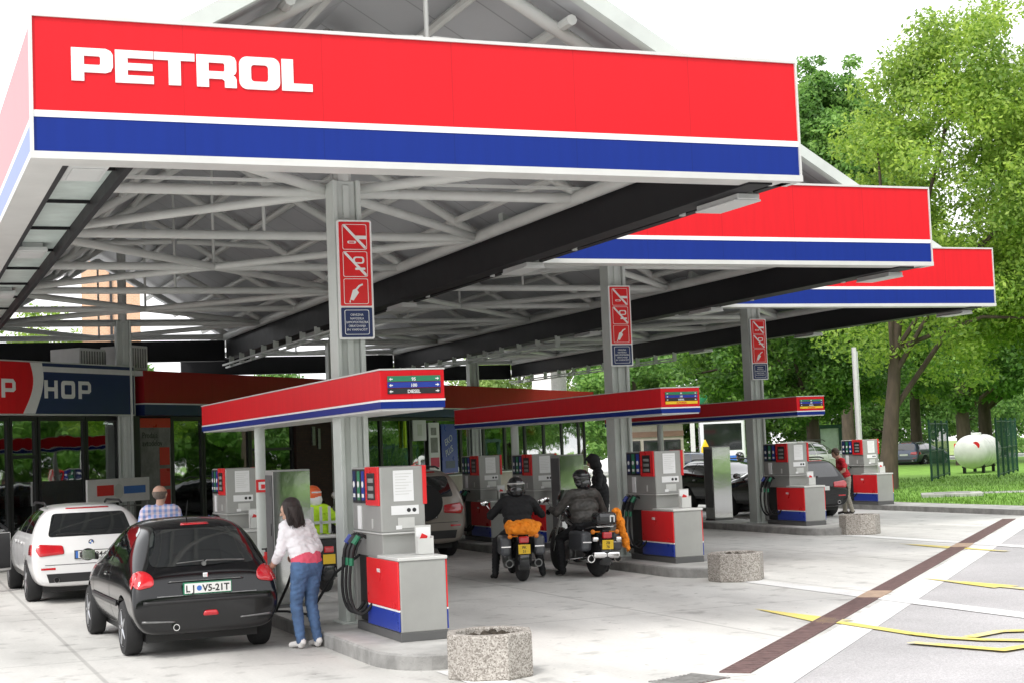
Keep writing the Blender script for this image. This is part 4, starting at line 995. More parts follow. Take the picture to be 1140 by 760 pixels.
def hatchback(t, paint):
    W = .826
    st = [(0.0, .29, .68, .33, .775, .45, .745, .585, .56, .630, .64),
          (.025, .25, .70, .30, .815, .46, .79, .65, .64, .680, .69),
          (.09, .235, .73, .29, .825, .48, .808, .78, .69, .85, .865),
          (.20, .225, .74, .285, .822, .5, .805, .84, .64, .955, .985),
          (.36, .22, .75, .28, .826, .52, .812, .885, .605, 1.13, 1.165),
          (.52, .22, .75, .28, .828, .52, .818, .905, .575, 1.285, 1.325),
          (.66, .22, .75, .28, .83, .52, .822, .91, .565, 1.365, 1.405),
          (1.2, .21, .75, .27, .835, .52, .826, .915, .575, 1.385, 1.432),
          (1.9, .21, .75, .27, .835, .52, .826, .915, .57, 1.345, 1.395),
          (2.3, .21, .75, .27, .832, .52, .82, .915, .58, 1.16, 1.20),
          (2.75, .21, .75, .27, .83, .52, .805, .895, .62, .965, 1.0),
          (3.2, .21, .74, .27, .82, .50, .77, .82, .58, .89, .92),
          (3.6, .22, .70, .28, .78, .48, .70, .68, .52, .745, .77),
          (3.80, .26, .62, .32, .66, .45, .60, .56, .45, .62, .63)]
    bo, bv = car_body(st, M[paint], t, (.66, 3.10), .292, .80)
    # glass
    rw = rounded([(-.60, .935), (.60, .935), (.50, 1.31), (-.50, 1.31)], .09)
    conform('rear_window', rw, bv, 'B', M['carglass'], t)
    for sd in 'LR':
        conform('side_window', rounded([(.60, .965), (1.42, .955), (1.42, 1.325), (1.0, 1.335), (.78, 1.29)], .06), bv, sd, M['carglass'], t)
        conform('side_window', rounded([(1.49, .955), (2.52, .965), (2.16, 1.22), (1.85, 1.315), (1.49, 1.325)], .05), bv, sd, M['carglass'], t)
        conform('rub_strip', [(.98, .50), (2.72, .50), (2.72, .56), (.98, .56)], bv, sd, M['trimblack'], t, .012, thick=.012)
        conform('door_seam', [(1.445, .33), (1.455, .33), (1.455, .93), (1.445, .93)], bv, sd, M['black'], t, .002)
        conform('door_seam', [(2.66, .33), (2.67, .33), (2.67, .9), (2.66, .9)], bv, sd, M['black'], t, .002)
        conform('door_handle', rounded([(1.52, .80), (1.68, .80), (1.68, .84), (1.52, .84)], .015), bv, sd, M[paint], t, .02, thick=.02)
        conform('tail_light', rounded([(.12, .73), (.16, .73), (.27, .80), (.25, .89), (.19, .89), (.14, .85)], .05), bv, sd, M['taillight'], t, .008, .03, .01)
    conform('windscreen', rounded([(-.62, 1.0), (.62, 1.0), (.52, 1.33), (-.52, 1.33)], .05), bv, 'F', M['carglass'], t)
    for f in (lambda p: p, sym):
        conform('tail_light', rounded(f([(.57, .75), (.76, .72), (.80, .80), (.73, .905), (.64, .90), (.57, .84)]), .05), bv, 'B', M['taillight'], t, .007, .03, .01)
        conform('headlight', rounded(f([(.30, .62), (.62, .6), (.66, .72), (.4, .74)]), .04), bv, 'F', M['clear'], t, .006, .04)
    hl = conform('hatch_trim', [(-.42, .778), (.42, .778), (.40, .788), (-.40, .788)], bv, 'B', M['engine'], t, .012, thick=.012)
    conform('hatch_seam', [(-.55, .638), (.55, .638), (.55, .646), (-.55, .646)], bv, 'B', M['engine'], t, .003)
    conform('bumper_strip', [(-.70, .565), (.70, .565), (.70, .60), (-.70, .60)], bv, 'B', M['trimblack'], t, .012, thick=.014)
    for f in (lambda p: p, sym):
        conform('bumper_trim', [(f([(.36, 0)])[0][0], .37), (f([(.72, 0)])[0][0], .38), (f([(.72, 0)])[0][0], .405), (f([(.36, 0)])[0][0], .385)], bv, 'B', M['engine'], t, .004, thick=.004)
    fl = conform('fog_light', rounded([(-.06, .42), (.12, .42), (.10, .475), (-.04, .475)], .025), bv, 'B', M['taillight'], t, .012, .03, .01)
    pl_ = conform('number_plate', [(-.26, .655), (.26, .655), (.26, .765), (-.26, .765)], bv, 'B', M['plate'], t, .018, .06, .006)
    y_ = min(v.co.y for v in pl_.data.vertices)
    # flat plate with characters on a small carrier
    b = MB(); b.box(-.265, .265, y_-.012, y_+.03, .65, .772); pf = b.build('plate_frame', M['green'], t)
    b = MB(); b.box(-.255, .255, y_-.018, y_-.0125, .66, .762); b.build('plate_face', M['plate'], pf)
    text('plate_text', 'L J', .098, (-.245, y_-.0195, .675), FRONT, M['black'], pf, ext=.001, bold=.002)
    text('plate_text', 'V5-21T', .098, (-.06, y_-.0195, .675), FRONT, M['black'], pf, ext=.001, bold=.002)
    b = MB(); b.lathe([(.028, -.001), (.028, .001)], (-.095, y_-.019, .71), 'y', 12); b.build('crest', M['coachblue'], pf)
    bpy.data.objects.remove(pl_)
    text('badge', 'PEUGEOT', .05, (-.62, -.0, .585+.035), FRONT, M['chrome'], t, ext=.004, width=.22, bold=.002).location.y = .028
    text('badge', '206', .055, (.42, .028, .62), FRONT, M['chrome'], t, ext=.004, width=.1, bold=.002)
    b = MB(); b.box(-.03, .03, .075, .11, .80, .86); b.build('emblem', M['chrome'], t, bevel=.01)
    b = MB(); b.path([(.0, .155, .955), (.03, .13, .985), (.30, .155, .975), (.46, .17, .965)], .009, 6); b.path([(-.3, .15, .968), (.0, .145, .985)], .006, 6); b.lathe([(.025, -.02), (.025, .02)], (0, .15, .95), 'y', 10); b.build('wiper', M['engine'], t, smooth=True)
    conform('brake_lamp', [(-.16, 1.345), (.16, 1.345), (.15, 1.365), (-.15, 1.365)], bv, 'B', M['taillight'], t, .006, thick=.008)
    b = MB(); b.lathe([(.0, -.045), (.028, -.045), (.028, .1), (.036, .1), (.036, -.06), (.0, -.06)], (-.36, -.0, .325), 'y', 14); xo = b.build('exhaust', M['chrome'], t, smooth=True); b = MB(); b.lathe([(.001, -.0655), (.027, -.0655)], (-.36, 0, .325), 'y', 14); b.build('bore_shade', M['black'], xo)  # flat black disc painted in for the dark inside of the pipe
    b = MB(); b.path([(0, 1.0, 1.42), (0, .93, 1.55), (0, .9, 1.6)], [.008, .004, .003], 6); b.build('antenna', M['black'], t)
    for s in (-1, 1):
        b = MB(); b.ball((s*.93, 2.30, 1.0), .1, 12, 8, (.95, .55, .72)); b.tube((s*.80, 2.33, .96), (s*.92, 2.33, .98), .03, n=8); mr_ = b.build('mirror', M[paint], t, smooth=True)
        b = MB(); b.box(s*.93-.075, s*.93+.075, 2.238, 2.246, .945, 1.055); b.build('mirror_glass', M['chrome'], mr_)
        for y in (.66, 3.10): wheel(t, s*.725, y, .292, .185)
    b = MB(); b.box(-.62, .62, .3, 3.5, .15, .5); b.build('underbody', M['black'], t)  # set low to deepen the shadow beneath the car

def wagon(t, paint, full=True, k=(1, 1, 1), plate=None, door_open=False, suv=False):
    kx, ky, kz = k
    R0 = [(0.0, .33, .78, .38, .87, .52, .85, .70, .66, .745, .755),
          (.03, .28, .81, .34, .905, .55, .885, .78, .76, .815, .825),
          (.09, .26, .83, .33, .918, .57, .90, .88, .75, .965, .98),
          (.18, .25, .84, .32, .925, .6, .91, .98, .725, 1.12, 1.135),
          (.33, .24, .84, .31, .928, .6, .916, .985, .695, 1.30, 1.33),
          (.44, .24, .84, .31, .93, .6, .918, .99, .68, 1.39, 1.43),
          (.62, .24, .84, .31, .93, .6, .92, .99, .665, 1.42, 1.455),
          (1.4, .24, .84, .31, .93, .6, .92, .99, .65, 1.425, 1.475),
          (2.3, .24, .84, .31, .93, .6, .92, .985, .64, 1.40, 1.45),
          (2.9, .24, .84, .31, .93, .6, .915, .98, .64, 1.20, 1.245),
          (3.4, .24, .84, .31, .925, .6, .90, .96, .68, 1.01, 1.04),
          (3.9, .24, .83, .31, .91, .58, .87, .90, .66, .96, .985),
          (4.45, .25, .79, .33, .87, .55, .80, .76, .60, .84, .86),
          (4.75, .28, .72, .36, .76, .5, .70, .64, .52, .71, .73)]
    if suv:
        kk = {0: (.02,), 1: (.05,), 2: (.08,), 3: (.12,), 4: (.20,), 5: (.27,), 6: (.42,)}
        R0 = [((kk[i][0],)+r_[1:] if i in kk else r_) for i, r_ in enumerate(R0)]
    st = [(y*ky, zb*kz, ws*kx, zs*kz, wm*kx, zm*kz, wb*kx, zl*kz, w_*kx, zr*kz, zt*kz) for (y, zb, ws, zs, wm, zm, wb, zl, w_, zr, zt) in R0]
    wr = .33*min(kz, 1.08); ax = (.98*ky, 3.85*ky)
    bo, bv = car_body(st, M[paint], t, ax, wr, .90*kx)
    P = lambda pts, a: [(x*a, z*kz) for x, z in pts]
    rw = P([(-.66, 1.0), (.66, 1.0), (.56, 1.34), (-.56, 1.34)], kx)
    conform('rear_window', rounded(rw, .06), bv, 'B', M['carglass'], t)
    conform('windscreen', rounded(P([(-.66, 1.06), (.66, 1.06), (.56, 1.37), (-.56, 1.37)], kx), .05), bv, 'F', M['carglass'], t)
    for sd in 'LR':
        for w4 in ([(.42, 1.05), (1.25, 1.04), (1.25, 1.38), (.72, 1.37)], [(1.30, 1.04), (2.15, 1.035), (2.15, 1.38), (1.30, 1.385)], [(2.22, 1.035), (3.2, 1.03), (2.8, 1.25), (2.5, 1.36), (2.22, 1.38)]):
            conform('side_window', rounded(P(w4, ky), .04), bv, sd, M['carglass'], t)
        for y in (1.27, 2.18, 3.28): conform('door_seam', P([(y, .38), (y+.012, .38), (y+.012, 1.02), (y, 1.02)], ky), bv, sd, M['black'], t, .002)
        for y in (1.42, 2.3): conform('door_handle', rounded(P([(y, .86), (y+.2, .86), (y+.2, .90), (y, .90)], ky), .015), bv, sd, M[paint], t, .02, thick=.02)
        conform('sill_trim', P([(1.4, .34), (3.45, .34), (3.45, .42), (1.4, .42)], ky), bv, sd, M['trimblack'], t, .004)
        conform('tail_light', rounded(P([(.12, .73), (.40, .74), (.36, .89), (.17, .90)], ky), .03), bv, sd, M['taillight'], t, .006, .03, .01)
    for f in (lambda p: p, sym):
        conform('tail_light', rounded(P(f([(.42, .745), (.80, .72), (.86, .82), (.80, .90), (.44, .87)]), kx), .03), bv, 'B', M['taillight'], t, .006, .03, .01)
        conform('reflector', P(f([(.56, .52), (.78, .52), (.78, .55), (.56, .55)]), kx), bv, 'B', M['taillight'], t, .006)
        conform('headlight', rounded(P(f([(.36, .70), (.68, .68), (.72, .79), (.42, .80)]), kx), .04), bv, 'F', M['clear'], t, .006, .04)
    conform('bumper_panel', P([(-.66, .33), (.66, .33), (.70, .46), (-.70, .46)], kx), bv, 'B', M['trimblack'], t, .006)
    conform('grille', rounded(P([(-.3, .55), (.3, .55), (.32, .72), (-.32, .72)], kx), .04), bv, 'F', M['dark'], t, .006)
    conform('hatch_seam', P([(-.72, .585), (.72, .585), (.72, .594), (-.72, .594)], kx), bv, 'B', M['black'], t, .002)
    conform('brake_lamp', P([(-.34, 1.40), (.34, 1.40), (.33, 1.415), (-.33, 1.415)], kx), bv, 'B', M['taillight'], t, .006, thick=.006)
    h = bv.ray_cast(Vector((0, -5, .73*kz)), Vector((0, 1, 0)))[0]; y_ = h.y-.004
    b = MB(); b.box(-.27, .27, y_-.012, y_+.06, .665*kz, .665*kz+.125); pf = b.build('plate_frame', M['dark'], t)
    b = MB(); b.box(-.255, .255, y_-.018, y_-.0125, .665*kz+.01, .665*kz+.115); b.build('plate_face', M['plate'], pf)
    if plate:
        text('plate_text', plate, .098, (-.20, y_-.0195, .665*kz+.025), FRONT, M['black'], pf, ext=.001, bold=.002, width=.42)
        b = MB(); b.box(-.255, -.215, y_-.0195, y_-.0185, .665*kz+.01, .665*kz+.115); b.build('blue_tab', M['coachblue'], pf)
    h = bv.ray_cast(Vector((0, -5, .90*kz)), Vector((0, 1, 0)))[0]
    if paint == 'carwhite':
        b = MB(); b.lathe([(.042, -.008), (.042, .012)], (0, h.y, .90*kz), 'y', 18); em = b.build('emblem', M['black'], t)
        for q, mm in ((0, 'coachblue'), (1, 'paper'), (2, 'coachblue'), (3, 'paper')):
            pp = [(0, 0)]+[(.03*math.cos(PI/2*q+PI/2*j/6), .03*math.sin(PI/2*q+PI/2*j/6)) for j in range(7)]
            flat('quarter', [pp], M[mm], (0, h.y-.0105, .90*kz), FRONT, em, .001)
    h = bv.ray_cast(Vector((0, -5, 1.03*kz)), Vector((0, 1, 0)))[0]
    b = MB(); b.path([(.0, h.y-.03, 1.02*kz), (-.2, h.y-.0, 1.035*kz), (-.52, h.y+.0, 1.03*kz)], .012, 6); b.build('wiper', M['black'], t)
    b = MB()
    for s in (-1, 1): b.path([(s*.60*kx, .8*ky, 1.455*kz), (s*.60*kx, 1.0*ky, 1.49*kz), (s*.60*kx, 2.3*ky, 1.48*kz), (s*.60*kx, 2.5*ky, 1.435*kz)], .018, 8)
    b.build('roof_rail', M['dark'], t, smooth=True)
    for s in (-1, 1):
        for y in ax: wheel(t, s*(.93*kx-.13), y, wr, .225)
        b = MB(); b.lathe([(.0, -.05), (.035, -.05), (.035, .1), (.045, .1), (.045, -.06), (.0, -.06)], (s*.55*kx, .03, .37*kz), 'y', 14)
        if s < 0 or not suv: xo = b.build('exhaust', M['chrome'], t, smooth=True); b = MB(); b.lathe([(.001, -.0655), (.036, -.0655)], (s*.55*kx, .03, .37*kz), 'y', 14); b.build('bore_shade', M['black'], xo)  # black disc over the closed end stands for the tailpipe's shaded hollow
        if s > 0 or not door_open:
            b = MB(); b.ball((s*1.0*kx, 3.0*ky, 1.06*kz), .11, 12, 8, (.95, .55, .7)); b.tube((s*.88*kx, 3.04*ky, 1.02*kz), (s*.98*kx, 3.04*ky, 1.04*kz), .03, n=8); mr_ = b.build('mirror', M[paint], t, smooth=True)
            b = MB(); b.box(s*1.0*kx-.08, s*1.0*kx+.08, 3.0*ky-.066, 3.0*ky-.06, 1.0*kz, 1.11*kz); b.build('mirror_glass', M['chrome'], mr_)
    b = MB(); b.box(-.7*kx, .7*kx, .4*ky, 4.4*ky, .16*kz, .55*kz); b.build('underbody', M['black'], t)  # hangs low so the ground under the car goes darker
    if suv:
        b = MB(); b.lathe([(.0, -.11), (.25, -.11), (.33, -.08), (.345, 0), (.33, .09), (.0, .09)], (0, -.06, .92*kz), 'y', 28); b.build('spare_wheel', M['rubber'], t, smooth=True)
    if door_open:
        # front door swung out, with its window frame and mirror
        d_ = MB(); d_.box(-.03, .03, -1.08, 0, .36, .99); dr = d_.build('door', M[paint], t, bevel=.02)
        b = MB(); b.path([(0, -1.06, .99), (0, -.95, 1.32), (0, -.55, 1.37), (0, -.05, 1.02)], .03, 6); b.build('window_frame', M['dark'], dr)
        b = MB(); b.prism([(-1.03, .99), (-.93, 1.30), (-.55, 1.34), (-.08, 1.02)], 'x', -.006, .006); b.build('window', M['glass2'], dr)
        b = MB(); b.ball((-.17, -.15, 1.08), .11, 12, 8, (1, .6, .75)); b.tube((-.02, -.15, 1.02), (-.12, -.15, 1.06), .03, n=8); b.build('mirror', M['chrome'], dr, smooth=True)
        b = MB(); b.box(.031, .05, -1.05, -.03, .40, .98); b.build('inner_panel', M['dark'], dr)
        dr.location = (-.93*kx, 3.27*ky, 0); dr.rotation_euler = (0, 0, rad(-62))
t = thing('hatchback_car', 'small black hatchback seen from behind, with the woman beside its right rear corner', 'car', (3.12, 16.55, 0), rad(1.5)); hatchback(t, 'carblack'); t.scale = (.95, 1, 1)
t = thing('estate_car', 'white estate car with its driver door open, left of the black hatchback', 'car', (2.84, 24.05, 0), rad(1.0)); wagon(t, 'carwhite', plate='MN*844', door_open=True); t.scale = (.935, 1, .985)
t = thing('off_road_car', 'beige off-road car with a spare wheel on its rear, behind the nearest dispenser', 'car', (9.36, 28.0, 0), rad(1)); wagon(t, 'carbeige', k=(.94, .86, 1.16), suv=True)
t = thing('estate_car', 'black estate car with its tail toward the camera, beside the man in red', 'car', (21.45, 33.3, 0), rad(-2)); wagon(t, 'carblack', k=(.92, .87, 1.0))
t = thing('parked_car', 'dark car facing the camera beyond the third island', 'car', (22.75, 42.0, 0), PI); wagon(t, 'carblack', k=(.92, .9, .98))
t = thing('parked_car', 'slate blue estate car on the road beyond the lawn', 'car', (54.0, 75.0, 0), rad(-62)); wagon(t, 'carblue', k=(.95, .95, .98))
src = t
b2 = dup(src, (42.0, 66, 0), rad(40), 'grey parked car half hidden behind the farthest pumps')
dup(src, (37.5, 67.5, 0), rad(70), 'grey parked car far off right of the middle column'); dup(src, (41.5, 70.5, 0), rad(-100), 'grey parked car beside the yellow service column')
t = thing('delivery_van', 'white van parked beyond the black estate car', 'van', (31.8, 52.0, 0), rad(-60))
wagon(t, 'carwhite', k=(1.0, 1.02, 1.25), suv=False)
# coach far away
def coach(lb, loc, rz, m2):
    t = thing('coach', lb, 'coach', loc, rz)
    b = MB(); b.box(0, 11, 0, 2.5, .35, 3.2); b.build('body', M['coachwhite'], t, bevel=.15, seg=3)
    for s, y in ((0, -.012), (1, 2.501)):
        b = MB(); b.box(.5, 10.6, y, y+.011, 1.7, 2.75); w_ = b.build('window', M['carglass'], t)
        for k in range(1, 7): b = MB(); b.box(.5+1.45*k, .58+1.45*k, y-.004 if not s else y+.0115, y-.0005 if not s else y+.015, 1.7, 2.75); b.build('pillar', M['coachwhite'], w_)
        b = MB(); b.box(.4, 10.7, y, y+.011, .8, 1.2); b.build('stripe', M[m2], t)
    b = MB(); b.box(-.012, -.001, .2, 2.3, 1.4, 2.9); b.build('windscreen', M['carglass'], t)
    b = MB(); b.box(-.012, -.001, .3, 2.2, .6, 1.1); b.build('bumper', M[m2], t)
    for x in (2.2, 8.2):
        for y in (.13, 2.37): b = MB(); b.lathe([(.0, -.14), (.45, -.14), (.5, -.08), (.5, .08), (.45, .14), (.0, .14)], (x, y, .5), 'y', 20); b.build('wheel', M['rubber'], t)
coach('white coach with blue lower front, seen far off above the mirror-like cabinet', (44.7, 76.7, 0), rad(62), 'coachblue')
#@@PART3
# ------------------------------------------------------------------ people
def body_mesh(name, prims, voxel=.011, smooth_it=4, extra=None, parent=None):
    b = MB()
    for (p0, r0, p1, r1, mk) in prims:
        p0 = Vector(p0); p1 = Vector(p1)
        if (p1-p0).length < 1e-4: b.ball(p0, r0, 12, 8); continue
        n = 12 if max(r0, r1) > .03 else 8
        b.tube(p0, p1, r0, r1, n); b.ball(p0, r0, n, 6); b.ball(p1, r1, n, 6)
    o = b.build(name+'_tmp', M['skin'])
    rm = o.modifiers.new('r', 'REMESH'); rm.mode = 'VOXEL'; rm.voxel_size = voxel
    sm = o.modifiers.new('s', 'SMOOTH'); sm.iterations = smooth_it; sm.factor = .5
    me = eval_mesh(o); bpy.data.objects.remove(o)
    keys = []
    for q in prims:
        if q[4] not in keys: keys.append(q[4])
    me.materials.clear()
    for k in keys: me.materials.append(M[k])
    nf = len(me.polygons); ctr = np.zeros(nf*3); me.polygons.foreach_get('center', ctr); ctr = ctr.reshape(-1, 3)
    best = np.full(nf, 1e9); idx = np.zeros(nf, int)
    for (p0, r0, p1, r1, mk) in prims:
        p0 = np.array(p0, float); p1 = np.array(p1, float); d = p1-p0; l2 = max(d@d, 1e-9)
        tt = np.clip(((ctr-p0)@d)/l2, 0, 1); q = p0+tt[:, None]*d
        ds = np.linalg.norm(ctr-q, axis=1)-(r0+(r1-r0)*tt)
        s = ds < best; best[s] = ds[s]; idx[s] = keys.index(mk)
    me.polygons.foreach_set('material_index', idx.tolist())
    me.polygons.foreach_set('use_smooth', [True]*nf)
    me.name = name
    if len(prims) > 18:
        cloth = {'jeans', 'topwhite', 'pinkshirt', 'plaid', 'redshirt', 'khaki', 'blackcloth', 'leather', 'hivis'}
        nv = len(me.vertices); co_ = np.zeros(nv*3); me.vertices.foreach_get('co', co_); co_ = co_.reshape(-1, 3)
        nr = np.zeros(nv*3); me.vertex_normals.foreach_get('vector', nr); nr = nr.reshape(-1, 3)
        lt = np.zeros(nf, np.int32); me.polygons.foreach_get('loop_total', lt); lv = np.zeros(len(me.loops), np.int32); me.loops.foreach_get('vertex_index', lv)
        soft = np.repeat(np.array([keys[q] in cloth for q in range(len(keys))])[idx], lt); free = np.ones(nv); free[lv[~soft]] = 0
        x, y, z = co_.T
        f1 = np.sin(x*31+2.1*np.sin(z*23+y*9))*np.sin(z*47+1.7*np.sin(x*19+y*13)+y*21); f2 = np.sin(z*83+x*37+2*np.sin(y*29))*np.sin(x*61-z*25+y*43)
        co_ += nr*(free*(-.006*np.abs(f1)+.003+.0025*f2))[:, None]; me.vertices.foreach_set('co', co_.ravel()); me.update()
    if extra:
        # eyes and mouth set into the same surface
        bm = bmesh.new(); bm.from_mesh(me); me.materials.append(M['black']); mi = len(me.materials)-1
        for (c, r_, sc_) in extra:
            res = bmesh.ops.create_uvsphere(bm, u_segments=8, v_segments=6, radius=r_, matrix=Matrix.Translation(c) @ Matrix.Diagonal((*sc_, 1)))
            for v in res['verts']:
                for f in v.link_faces: f.material_index = mi
        bm.to_mesh(me); bm.free()
    return link(name, me, parent)
def head(c, yaw=0, pitch=0, mk='skin', r=.098):
    c = Vector(c); Rm = Matrix.Rotation(yaw, 3, 'Z') @ Matrix.Rotation(pitch, 3, 'X')
    def T(x, y, z): return tuple(c+Rm @ Vector((x, y, z)))
    pr = [(T(0, -.02, .035), r*.93, T(0, .02, .02), r*.90, mk), (T(0, .03, -.04), r*.68, T(0, .045, -.085), r*.42, mk),
          (T(0, .10, .01), .012, T(0, .118, -.022), .014, mk), (T(-.045, .078, .035), .016, T(.045, .078, .035), .016, mk),
          (T(-.02, .092, -.06), .012, T(.02, .092, -.06), .012, mk)]
    for s in (-1, 1): pr.append((T(s*.088, -.005, .015), .018, T(s*.086, -.01, -.02), .014, mk))
    ex = [(Vector(T(s*.034, .088, .012)), .011, (1.2, 1, .8)) for s in (-1, 1)]+[(Vector(T(0, .099, -.06)), .02, (1, .4, .18))]
    return pr, ex, T
def hand(w, d, n, mk='skin', curl=.5, side=1, k=1.0):
    """w wrist, d pointing direction, n palm normal; four fingers of unequal length and a thumb from the side of the palm"""
    w = Vector(w); d = Vector(d).normalized(); n = (Vector(n)-d*Vector(n).dot(d)).normalized(); a = d.cross(n)*side
    pr = [(tuple(w), .026*k, tuple(w+d*.03*k), .027*k, mk)]
    for i, (off, ln) in enumerate(((-.030, .062), (-.010, .075), (.010, .078), (.029, .070))):
        b0 = w+d*.03*k+a*off*.7*k; b1 = w+d*.085*k+a*off*k
        pr.append((tuple(b0), .015*k, tuple(b1), .0125*k, mk))
        p1 = b1+(d*math.cos(curl*.7)+n*math.sin(curl*.7))*ln*.5*k
        p2 = p1+(d*math.cos(curl*1.8)+n*math.sin(curl*1.8))*ln*.5*k
        pr += [(tuple(b1), .0105*k, tuple(p1), .0095*k, mk), (tuple(p1), .0095*k, tuple(p2), .0075*k, mk)]
    t0 = w+d*.025*k+a*.028*k; t1 = t0+(a*.8+d*.7+n*.3).normalized()*.038*k; t2 = t1+(d*.9+n*.5+a*.1).normalized()*.03*k
    pr += [(tuple(t0), .014*k, tuple(t1), .0115*k, mk), (tuple(t1), .0115*k, tuple(t2), .009*k, mk)]
    return pr
def leg(hip, knee, ank, toe, mk, shoe, r=(.092, .062, .045)):
    hip, knee, ank, toe = map(Vector, (hip, knee, ank, toe)); calf = knee.lerp(ank, .3)
    return [(tuple(hip), r[0], tuple(knee), r[1], mk), (tuple(knee), r[1], tuple(calf), r[1]*.98, mk), (tuple(calf), r[1]*.98, tuple(ank), r[2], mk),
            (tuple(ank+Vector((0, 0, -.02))), .042, tuple(ank+Vector((0, 0, -.045))), .042, shoe), (tuple(ank-(toe-ank)*.25-Vector((0, 0, .03))), .036, tuple(toe), .032, shoe)]
def arm(sh, el, wr, mk, fore, r=(.055, .043, .032), sleeve=1.0):
    sh, el, wr = map(Vector, (sh, el, wr))
    out = [(tuple(sh), r[0], tuple(el), r[1], mk)]
    if sleeve >= 1: out.append((tuple(el), r[1], tuple(wr), r[2], mk))
    elif sleeve > 0:
        m_ = el.lerp(wr, sleeve); out += [(tuple(el), r[1], tuple(m_), r[1]*.92, mk), (tuple(m_), r[2]*1.08, tuple(wr), r[2]*.85, fore)]
    else:
        m_ = sh.lerp(el, .6); out = [(tuple(sh), r[0], tuple(m_), r[0]*.97, mk), (tuple(m_), r[1]*.95, tuple(el), r[1]*.85, fore), (tuple(el), r[1]*.85, tuple(wr), r[2]*.85, fore)]
    return out
def hair_cap(T, mk, parent, length=0.0, r=.112, grey=False):
    b = MB(); 
    c = Vector(T(0, -.012, .03)); 
    pr = [(tuple(c), r, T(0, -.02, .045), r*.98, mk)]
    if length > 0:
        for x in (-.07, -.035, 0, .035, .07):
            pr.append((T(x, -.055, .02), .055, T(x*1.25, -.075+abs(x)*.3, -length), .034, mk))
        for s in (-1, 1): pr.append((T(s*.085, .0, .0), .035, T(s*.095, .02, -length*.85), .026, mk))
    o = body_mesh('hair', pr, .011, 3, None, parent)
    if length > 0:
        b = MB()
        for k in range(150):
            a_ = rad(150+240*random.random()); cx, cy = math.cos(a_), math.sin(a_); q = random.random(); e = length*(.75+.5*random.random())
            pts_ = [T(.03*cx, .03*cy-.012, .14), T(.085*cx, .085*cy-.015, .10), T(.112*cx, .108*cy-.02, .02), T(.115*cx+.02*(q-.5), .11*cy-.02, -.07), T(.11*cx+.06*(q-.5), .10*cy-.02+.03*(random.random()-.5), -e)]
            b.path(pts_, [.003, .005, .006, .005, .002], 4)
        b.build('strands', M[mk], o)
    # keep the face clear
    bm = bmesh.new(); bm.from_mesh(o.data)
    a = Vector(T(0, 1, 0))-Vector(T(0, 0, 0)); u_ = Vector(T(0, 0, 1))-Vector(T(0, 0, 0)); o0 = Vector(T(0, 0, 0))
    kill = [v for v in bm.verts if ((v.co-o0).dot(a) > .055 and (v.co-o0).dot(u_) < .075) or (grey and ((v.co-o0).dot(u_) > .055 or (v.co-o0).dot(a) > .02))]
    bmesh.ops.delete(bm, geom=kill, context='VERTS'); bm.to_mesh(o.data); bm.free()
    return o

# woman at the black hatchback
t = thing('person', 'woman in white top, pink shirt and jeans bending toward the black hatchback', 'person', (4.17, 16.5, 0), rad(20)); t.scale = (.97, .97, .97)
hp, ex, T = head((-.10, .13, 1.50), rad(40), rad(-12))
pr = leg((-.085, 0, .86), (-.10, .07, .48), (-.10, .0, .09), (-.12, .16, .035), 'jeans', 'shoes', (.105, .068, .05))
pr += leg((.085, 0, .86), (.085, .05, .48), (.09, -.05, .09), (.11, .11, .035), 'jeans', 'shoes', (.105, .068, .05))
pr += [((-.07, -.01, .89), .125, (.07, -.01, .89), .125, 'jeans'), ((-.06, .0, 1.0), .118, (.06, .0, 1.0), .120, 'pinkshirt'), ((-.055, -.005, .965), .127, (.055, -.005, .955), .128, 'pinkshirt'),
       ((-.07, .02, 1.055), .127, (.06, .02, 1.045), .127, 'topwhite'), ((-.08, .05, 1.13), .125, (.045, .05, 1.10), .125, 'topwhite'), ((-.125, .10, 1.25), .115, (.05, .10, 1.25), .115, 'topwhite'), ((-.18, .12, 1.33), .075, (.10, .12, 1.33), .075, 'topwhite'),
       ((.03, -.02, 1.06), .10, (.09, -.03, 1.08), .07, 'topwhite'), ((-.07, .11, 1.34), .06, (-.085, .125, 1.43), .048, 'skin')]
pr += arm((-.19, .11, 1.31), (-.25, .13, 1.06), (-.21, .34, .90), 'topwhite', 'skin', (.066, .058, .036), .55)
pr += arm((.13, .12, 1.31), (.21, .07, 1.07), (.10, .28, .97), 'topwhite', 'skin', (.068, .060, .036), .5)
pr += hand((-.21, .34, .90), (.05, 1, -.25), (.9, 0, -.2), curl=1.0, side=-1)+hand((.10, .28, .97), (-.5, .8, -.1), (-.8, -.5, -.1), curl=.9, side=1)+hp
body_mesh('body', pr, .009, 4, ex, t); hair_cap(T, 'hairdark', t, .17, .114)

